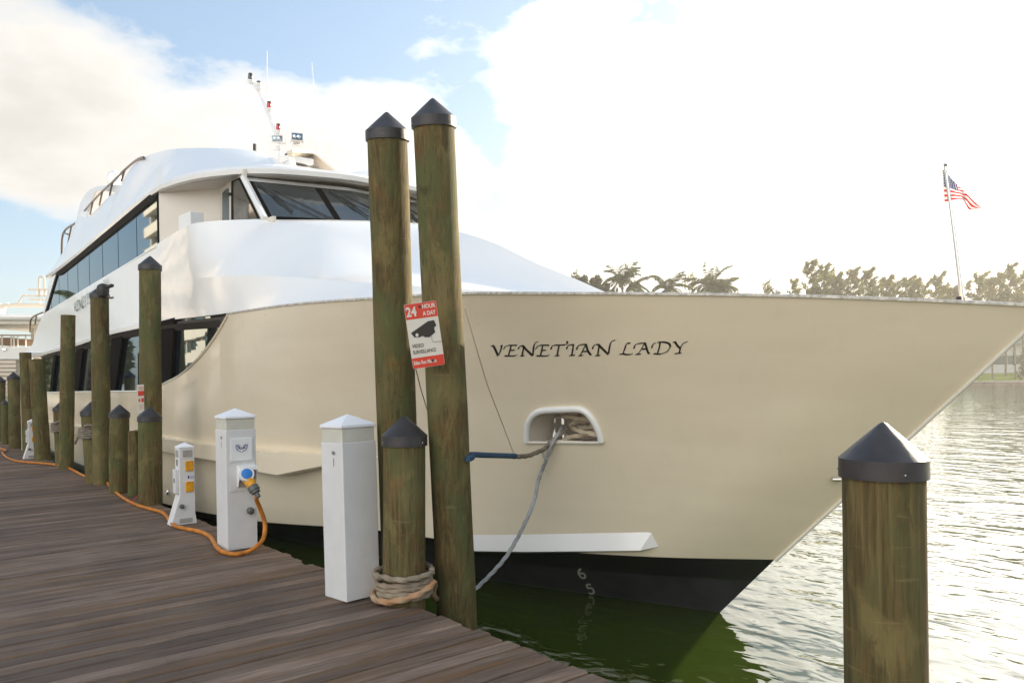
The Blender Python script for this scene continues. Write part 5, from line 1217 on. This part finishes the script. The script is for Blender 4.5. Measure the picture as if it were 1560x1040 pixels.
# ================================================================== THE FAR BANK
GZ = LAWN
def card(mb, c, d, n, L, Wd):
    d = d.normalized(); s_ = d.cross(n); s_ = s_.normalized() if s_.length > 1e-4 else Vector((1, 0, 0)); a = c; b = c + d * L
    mb.add([a - s_ * Wd * .25, c + d * L * .5 - s_ * Wd * .5, b, c + d * L * .5 + s_ * Wd * .5], [(0, 1, 2, 3)])
def rv(r): return Vector((r.gauss(0, 1), r.gauss(0, 1), r.gauss(0, 1))).normalized()
def palm(px, py_c, d, span, label, seed, ground=None, trunk_h=None, base=None, group='coconut palms on the far bank', nf=19):
    r = random.Random(seed); d *= .885
    top = onD(px, py_c, d) if base is None else base + Vector((0, 0, trunk_h))
    gz = GZ + .2 if base is None else base.z
    b0 = Vector((top.x + r.uniform(-1, 1), top.y + r.uniform(-1, 1), gz)); L = span / 2
    t = thing('palm_tree', label, 'palm tree', b0, group)
    tr = MB(); mid = b0.lerp(top, .55) + Vector((r.uniform(-.5, .5), r.uniform(-.5, .5), 0)); pts = smooth([b0, mid, top], 10)
    tr.tube(pts, [.24 - .10 * i / (len(pts) - 1) for i in range(len(pts))], 8); tr.build('trunk', M_BARK, t, True)
    fr = MB(); wind = _right * .35
    for k in range(nf):
        az = k * 2.39996 + r.uniform(-.3, .3); el = r.uniform(-.25, 1.25) if k > 3 else r.uniform(.8, 1.4)
        h = Vector((math.cos(az), math.sin(az), 0)); d0 = (h * math.cos(el) + Vector((0, 0, math.sin(el)))); Lk = L * r.uniform(.85, 1.15)
        spine = []; p = top.copy(); v = d0.copy()
        for s_ in range(13):
            spine.append(p.copy()); p = p + v.normalized() * (Lk / 11); v = v.normalized() + Vector((0, 0, -.15)) + wind * .045
        for s_ in range(1, 13):
            a = spine[s_ - 1]; b = spine[s_]; tdir = (b - a).normalized(); side = tdir.cross(Vector((0, 0, 1))); side = side.normalized() if side.length > .01 else h.cross(Vector((0, 0, 1)))
            fall = L * .30 * math.sin(math.pi * min(1, (s_ + 1.2) / 14.0)) + .1
            for q in range(3):
                c = a.lerp(b, q / 3)
                for sg in (-1, 1):
                    dl = (side * sg * .9 + tdir * .75 + Vector((0, 0, -.45 - r.random() * .25))).normalized(); card(fr, c, dl, rv(r), fall * r.uniform(.8, 1.15), .11 * span / 6)
        fr.tube(spine, .03, 4, caps=False)
    fr.build('crown', M_PALM, t); return t
def leafy(px, py_top, py_bot, wpx, d, label, seed, mat_=None, name='broadleaf_tree', cat='tree', group=None, n=2800, leaf=.30, to_ground=True, lean=0.0, wisp=False):
    r = random.Random(seed); d *= .885; k = d / 1200; mat_ = mat_ or M_BROAD
    top, bot = onD(px, py_top, d), onD(px, py_bot, d); W_ = wpx * k / 2; gz = GZ + .2; b0 = Vector((bot.x, bot.y, gz))
    t = thing(name, label, cat, b0, group); H_ = top.z - gz
    tr = MB(); cr = MB()
    ax = [b0, b0.lerp(Vector((top.x, top.y, top.z)), .5) + _right * lean * W_ * .3, top + _right * lean * W_]
    sp_ = smooth(ax, 10); tr.tube(sp_, [max(.02, H_ * .010 * (1 - i / len(sp_))) for i in range(len(sp_))], 7)
    lo = max(gz + .8, onD(px, py_bot, d).z)
    if wisp:                                     # casuarina: upswept sparse limbs carrying drooping tufts blown one way
        for b in range(22):
            f0 = max(.15, (lo - 3.0 - gz) / H_); f = f0 + (1 - f0) * (b / 21) ** .9; base = sp_[min(int(f * (len(sp_) - 1)), len(sp_) - 1)]
            az = b * 2.4 + r.uniform(-.5, .5); reach = W_ * (1.1 - .75 * (f - f0) / (1 - f0)) * r.uniform(.6, 1.2)
            dirv = Vector((math.cos(az), math.sin(az), 0)) * reach + Vector((0, 0, reach * r.uniform(.5, 1.1))) + _right * lean * reach * .6
            tipv = base + dirv; tr.tube([base, base + dirv * .55 + Vector((0, 0, -.1 * reach)), tipv], [.05, .035, .015], 5, caps=False)
            dn_ = dirv.normalized()
            for q in range(int(n / 22)):
                s_ = r.random() ** .6; c = base + dirv * s_ + rv(r) * reach * .17 * (.35 + s_)
                card(cr, c, dn_ * .7 + _right * (.35 + lean) + Vector((0, 0, r.uniform(-.5, .8))) + rv(r) * .55, rv(r), leaf * r.uniform(1.2, 2.6), leaf * .30)
    else:
        lobes = []
        for b in range(11):
            lobes.append((Vector((r.uniform(-.75, .75), r.uniform(-.75, .75), r.uniform(.10, .95))), r.uniform(.25, .45)))
        base = Vector((bot.x, bot.y, lo - 1.0)); Hc = top.z - lo + 1.0
        for c, rad in lobes:
            taper = 1.05 - .45 * c.z; cc = base + Vector((c.x * W_ * taper, c.y * W_ * taper, c.z * Hc * .86)); tr.tube([sp_[int(len(sp_) * .45)], cc], [.07, .02], 5, caps=False)
            for q in range(int(n / 11)):
                u = rv(r); p = cc + Vector((u.x * W_, u.y * W_, u.z * Hc * .42)) * rad * r.random() ** .4
                card(cr, p, rv(r) + Vector((0, 0, -.2)), rv(r), leaf * r.uniform(.6, 1.3), leaf * .55)
    tr.build('trunk', M_BARK, t, True); cr.build('crown', mat_, t); return t
palm(948, 427, 120, 6.6, 'tallest coconut palm at the left end of the far bank, rising above its bushes', 1)
palm(966, 436, 119, 5.0, 'drooping yellowish palm right beside the tallest palm', 14)
palm(1017, 440, 118, 6.4, 'middle coconut palm standing alone above the bow rail', 2)
palm(1085, 435, 117, 7.2, 'widest coconut palm, right of the lone middle one', 3, nf=24)
palm(1100, 440, 118, 5.6, 'lower palm half hidden by the widest palm', 4)
leafy(884, 411, 455, 36, 124, 'dark round bush tree left of the palms behind the foredeck', 5)
leafy(906, 412, 455, 34, 121, 'rounded leafy tree between the dark bush and the tallest palm', 6)
leafy(925, 424, 458, 34, 119, 'low leafy tree just left of the tallest palm', 7)
leafy(1050, 424, 458, 24, 125, 'thin bare-looking tree between the middle and the widest palm', 8, M_PINE, 'casuarina_tree', 'tree', None, 260, .45, wisp=True)
leafy(1164, 434, 462, 20, 118, 'small wispy tree at the left end of the casuarina row', 9, M_PINE, 'casuarina_tree', 'tree', None, 420, .4, wisp=True, lean=.2)
leafy(1184, 436, 462, 18, 116, 'small dark bush right of the small wispy tree', 10, n=700)
CAS = [(1225, 404, 40, .35, 'tallest wispy casuarina at the left of the row'), (1245, 409, 30, .5, 'casuarina with a bent top beside the tallest one'), (1267, 424, 34, .3, 'dense low casuarina in the left half of the row'),
       (1289, 415, 32, .5, 'slender casuarina near the middle of the row, leaning right'), (1314, 416, 32, .4, 'upright casuarina in the middle of the row'), (1345, 428, 36, .3, 'short open casuarina right of the middle'),
       (1372, 429, 36, .5, 'leaning casuarina third from the flagpole'), (1390, 432, 26, .2, 'small casuarina second from the flagpole'), (1417, 425, 40, .5, 'casuarina with spreading arms just left of the flagpole'),
       (1445, 444, 28, .3, 'lowest casuarina at the foot of the flagpole'), (1483, 424, 40, .4, 'pale open casuarina right of the flagpole'), (1510, 427, 40, .2, 'broad casuarina in the right-hand group'),
       (1530, 408, 36, .4, 'highest casuarina near the right edge'), (1556, 417, 40, .3, 'casuarina cut by the right edge')]
for i, (px, py, wd, ln, lab) in enumerate(CAS): leafy(px, py, 470, wd, 116 + (i * 37 % 7), lab, 20 + i, M_PINE, 'casuarina_tree', 'tree', 'casuarinas on the far bank', 1500, .42, lean=ln, wisp=True)
for i, (px, py, wd) in enumerate(((1203, 430, 34), (1237, 428, 40), (1256, 420, 34), (1278, 428, 40), (1302, 427, 40), (1330, 432, 40), (1358, 434, 40), (1402, 434, 36), (1430, 440, 34), (1462, 436, 34), (1496, 430, 40), (1520, 424, 44), (1543, 424, 40))):
    leafy(px, py, 470, wd, 123 + i % 3, 'hazy casuarina in the back row of the far bank', 120 + i, M_PINE, 'casuarina_tree', 'tree', 'back row of casuarinas on the far bank', 800, .42, lean=.3, wisp=True)
for i, (px, py, wd, lab) in enumerate(((1210, 440, 26, 'dark low bush under the tallest casuarina'), (1242, 434, 24, 'dark bush right of the tallest casuarina'), (1322, 440, 50, 'long olive hedge below the middle casuarinas'), (1545, 439, 70, 'large dark bush at the right edge above the bow'))):
    leafy(px, py, 472, wd, 114.5, lab, 50 + i, n=1300, name='bush', cat='bush')
leafy(1566, 520, 566, 30, 114, 'dark shrub beside the pale house at the right edge', 60, name='bush', cat='bush', n=900)
for i, px in enumerate((640, 700, 760, 820)): leafy(px, 426, 470, 60, 128 - i, 'leafy tree hidden behind the yacht on the far bank', 70 + i, group='trees behind the yacht', n=700)
# pale house on the lawn
hd = 109.0; HX = lambda px, py, d=hd: onD(px, py, d)
hx0, hx1 = HX(1492, 566), HX(1700, 562); ux = (hx1 - hx0); ux.z = 0; ux.normalize(); uy = Vector((-ux.y, ux.x, 0)); uy = uy if uy.dot(_fwd) > 0 else -uy
house_t = thing('house', 'long pale house with a grey roof and a glazed strip on the far lawn', 'house', hx0)
def hb(x0, x1, y0, y1, z0, z1, m_, nm, par=None):
    c = [hx0 + ux * x + uy * y for x, y in ((x0, y0), (x1, y0), (x1, y1), (x0, y1))]
    b_ = MB(); b_.prism([Vector((p.x, p.y, z0)) for p in c], (0, 0, z1 - z0)); return b_.build(nm, m_, par or house_t)
hb(0, 30, 0, 9, .9, 4.9, M_HOUSE, 'wall'); hb(-.7, 30.7, -.9, 9.7, 4.9, 5.2, M_ROOF, 'roof_edge'); hb(1, 29, .8, 8.5, 5.2, 7.2, M_ROOF, 'upper_storey'); hb(.4, 29.6, .2, 9.1, 7.2, 7.45, M_ROOF, 'roof')
for k in range(9):
    w_o = hb(.7 + k * 3.2, 3.6 + k * 3.2, -.06, -.004, 2.15, 3.35, M_HOTELG, 'window'); hb(.58 + k * 3.2, .70 + k * 3.2, -.10, -.003, 2.15, 3.35, M_ROOF, 'mullion', w_o)
hb(-.3, 30.3, -1.1, -.95, .95, 1.95, M_HOUSE, 'garden_wall')

# ================================================================== ANOTHER YACHT ASTERN
yd = 62.0
ya = thing('motor_yacht', 'cream motor yacht with a radar mast moored beyond the stern at far left', 'yacht', onD(10, 600, yd))
def yb_(px0, py0, px1, py1, m_, nm, dep=6.0, d=yd, par=None, bevel=0):
    a, b, c, e = onD(px0, py0, d), onD(px1, py0, d), onD(px1, py1, d), onD(px0, py1, d); b_ = MB(); b_.prism([a, b, c, e], _fwd * dep); return b_.build(nm, m_, par or ya, bevel=bevel)
yb_(-90, 548, 58, 640, M_YCREAM, 'hull', 18, yd + .3)
for k in range(9): yb_(-80, 549 + k * 6.2, 24, 553.4 + k * 6.2, M_YCREAM, 'stern_step', .32 + .05 * k, yd - .05 * k)
yb_(-85, 528, 46, 548, M_GEL, 'bulwark', 9, yd, bevel=.1); yb_(3, 530.5, 9, 533.5, M_STEEL, 'fairlead', .1, yd - .12)
yb_(-85, 509.5, 47, 511.5, M_RAIL, 'hand_rail', .12)
for k, px in enumerate((-40, -20, 2, 16, 20, 26, 38)): yb_(px, 511.5, px + 1.2, 528, M_YCREAM, 'rail_post', .1, yd + .1)
yb_(0, 514, 15, 526, M_TEAK, 'deck_chair', 1.2, yd + 1.5); yb_(28, 516, 38, 526, M_TEAK, 'deck_chair', 1.2, yd + 1.5)
ht = yb_(-85, 477.5, 68, 488, M_GEL, 'hardtop', 10, yd - 1.5, bevel=.25); yb_(-83, 488.1, 66, 493.5, M_SOFFIT, 'hardtop_ceiling', 9.6, yd - 1.2, ht)
for px in (-30, 47): yb_(px, 493.5, px + 5, 528, M_GEL, 'support', .6, yd + 4)
ar = MB(); ar.tube(smooth([onD(-6, 479, yd + 2), onD(-2, 470, yd + 2), onD(6, 466, yd + 2), onD(30, 465, yd + 2), onD(70, 465.5, yd + 2)], 6), .17, 10); ar.build('radar_arch', M_YCREAM, ya, True)
mm = MB(); mm.tube([onD(x, y, yd + 2) for x, y in ((59, 450), (59.5, 424), (61, 421.5), (66, 421.5), (67.5, 424), (68, 450))], .085, 8); rm = mm.build('radar_mast', M_YCREAM, ya, True)
yb_(43, 439.5, 76, 442, M_YCREAM, 'radar_bar', .3, yd + 2, rm); yb_(43, 454.5, 70, 457, M_YCREAM, 'radar_bar', .3, yd + 2, rm); yb_(56, 443, 66, 449, M_GEL, 'radar_base', .6, yd + 2, rm); yb_(36, 449, 72, 451, M_YCREAM, 'crosstree', .5, yd + 2, rm)
mm = MB(); mm.tube([onD(27, 463, yd + 2), onD(35, 450, yd + 2), onD(40, 449.5, yd + 2)], .07, 6); mm.build('strut', M_YCREAM, rm, True)
for px, py, r_ in ((11.5, 464, 3.6), (60, 461.5, 3.0), (0, 470, 8)):
    k = (yd + 2) / 1200; c = onD(px, py, yd + 2.2); mm = MB(); mm.lathe([(r_ * .8 * k, -r_ * k), (r_ * k, 0), (r_ * .75 * k, r_ * .75 * k), (.02, r_ * 1.05 * k)], c, n=16); mm.build('radome', M_GEL, ya, True)

# ================================================================== WHAT THE YACHT'S GLASS REFLECTS: hotel and palms ashore, behind the photographer
hotel = thing('hotel', 'tall hotel with white balcony bands and green glass, seen mirrored in the yacht windows', 'building', (-105, -30, 0))
mb = MB(); mb.box((-131, -46, 0), (-72, -22.9, 43)); mb.build('glass_front', M_HOTELG, hotel)
for k in range(13):
    mb = MB(); mb.box((-131.4, -46.4, .6 + k * 3.3), (-71.6, -21.6, 2.1 + k * 3.3)); mb.build('balcony_band', M_HOTELW, hotel)
mb = MB(); mb.box((-131.3, -46.3, 43), (-71.7, -22.2, 44.4)); mb.build('roof', M_HOTELW, hotel)
for k in range(7):
    mb = MB(); x = -130 + k * 9.3; mb.box((x, -22.85, 0), (x + .5, -22.2, 43)); mb.build('wall_fin', M_HOTELW, hotel)
for i, (x, y, h) in enumerate(((-44, -8.5, 7.5), (-52, -12, 9), (-36, -9, 6), (-72, -4.6, 7.5))):
    palm(0, 0, 0, 6.5, 'palm ashore mirrored in the yacht windows', 80 + i, trunk_h=h, base=Vector((x, y, -.03)), group='palms ashore behind the photographer')

for i, (x, y, h, w_) in enumerate(((-84, -6.2, 7, 9), (-95, -6.6, 8, 10), (-107, -7.5, 7.5, 10), (-120, -8.0, 8.5, 11))):
    b_ = Vector((x, y, 0)); r_ = random.Random(90 + i); t_ = thing('broadleaf_tree', 'dark leafy tree ashore mirrored in the saloon glass', 'tree', (x, y, -.03), 'leafy trees ashore behind the photographer')
    m_ = MB(); m_.tube([b_ + Vector((0, 0, -.03)), b_ + Vector((0, 0, h * .6))], [.25, .12], 8); m_.build('trunk', M_BARK, t_, True)
    c_ = MB()
    for q in range(1500):
        u = rv(r_); card(c_, b_ + Vector((u.x * w_ * .55, u.y * w_ * .4, h * .58 + u.z * h * .46)) * 1.0, rv(r_), rv(r_), .75 * r_.uniform(.6, 1.3), .5)
    c_.build('crown', M_BROAD, t_)

# ================================================================== AIR
mb = MB(); mb.box((-520, -220, -5.0), (260, 520, 60)); hz_ = mb.build('haze', bpy.data.materials.new('haze')); kind(hz_, 'stuff', 'thin added haze standing in for lens glare')  # haze box added to imitate the lens-flare veil toward the sun
mh = hz_.data.materials[0]; mh.use_nodes = True; nh = mh.node_tree; nh.nodes.clear()
pv = N(nh, 'ShaderNodeVolumePrincipled'); pv.inputs['Color'].default_value = (1.0, .965, .90, 1); pv.inputs['Density'].default_value = .0008; pv.inputs['Anisotropy'].default_value = .45
oh = N(nh, 'ShaderNodeOutputMaterial'); nh.links.new(pv.outputs[0], oh.inputs['Volume'])
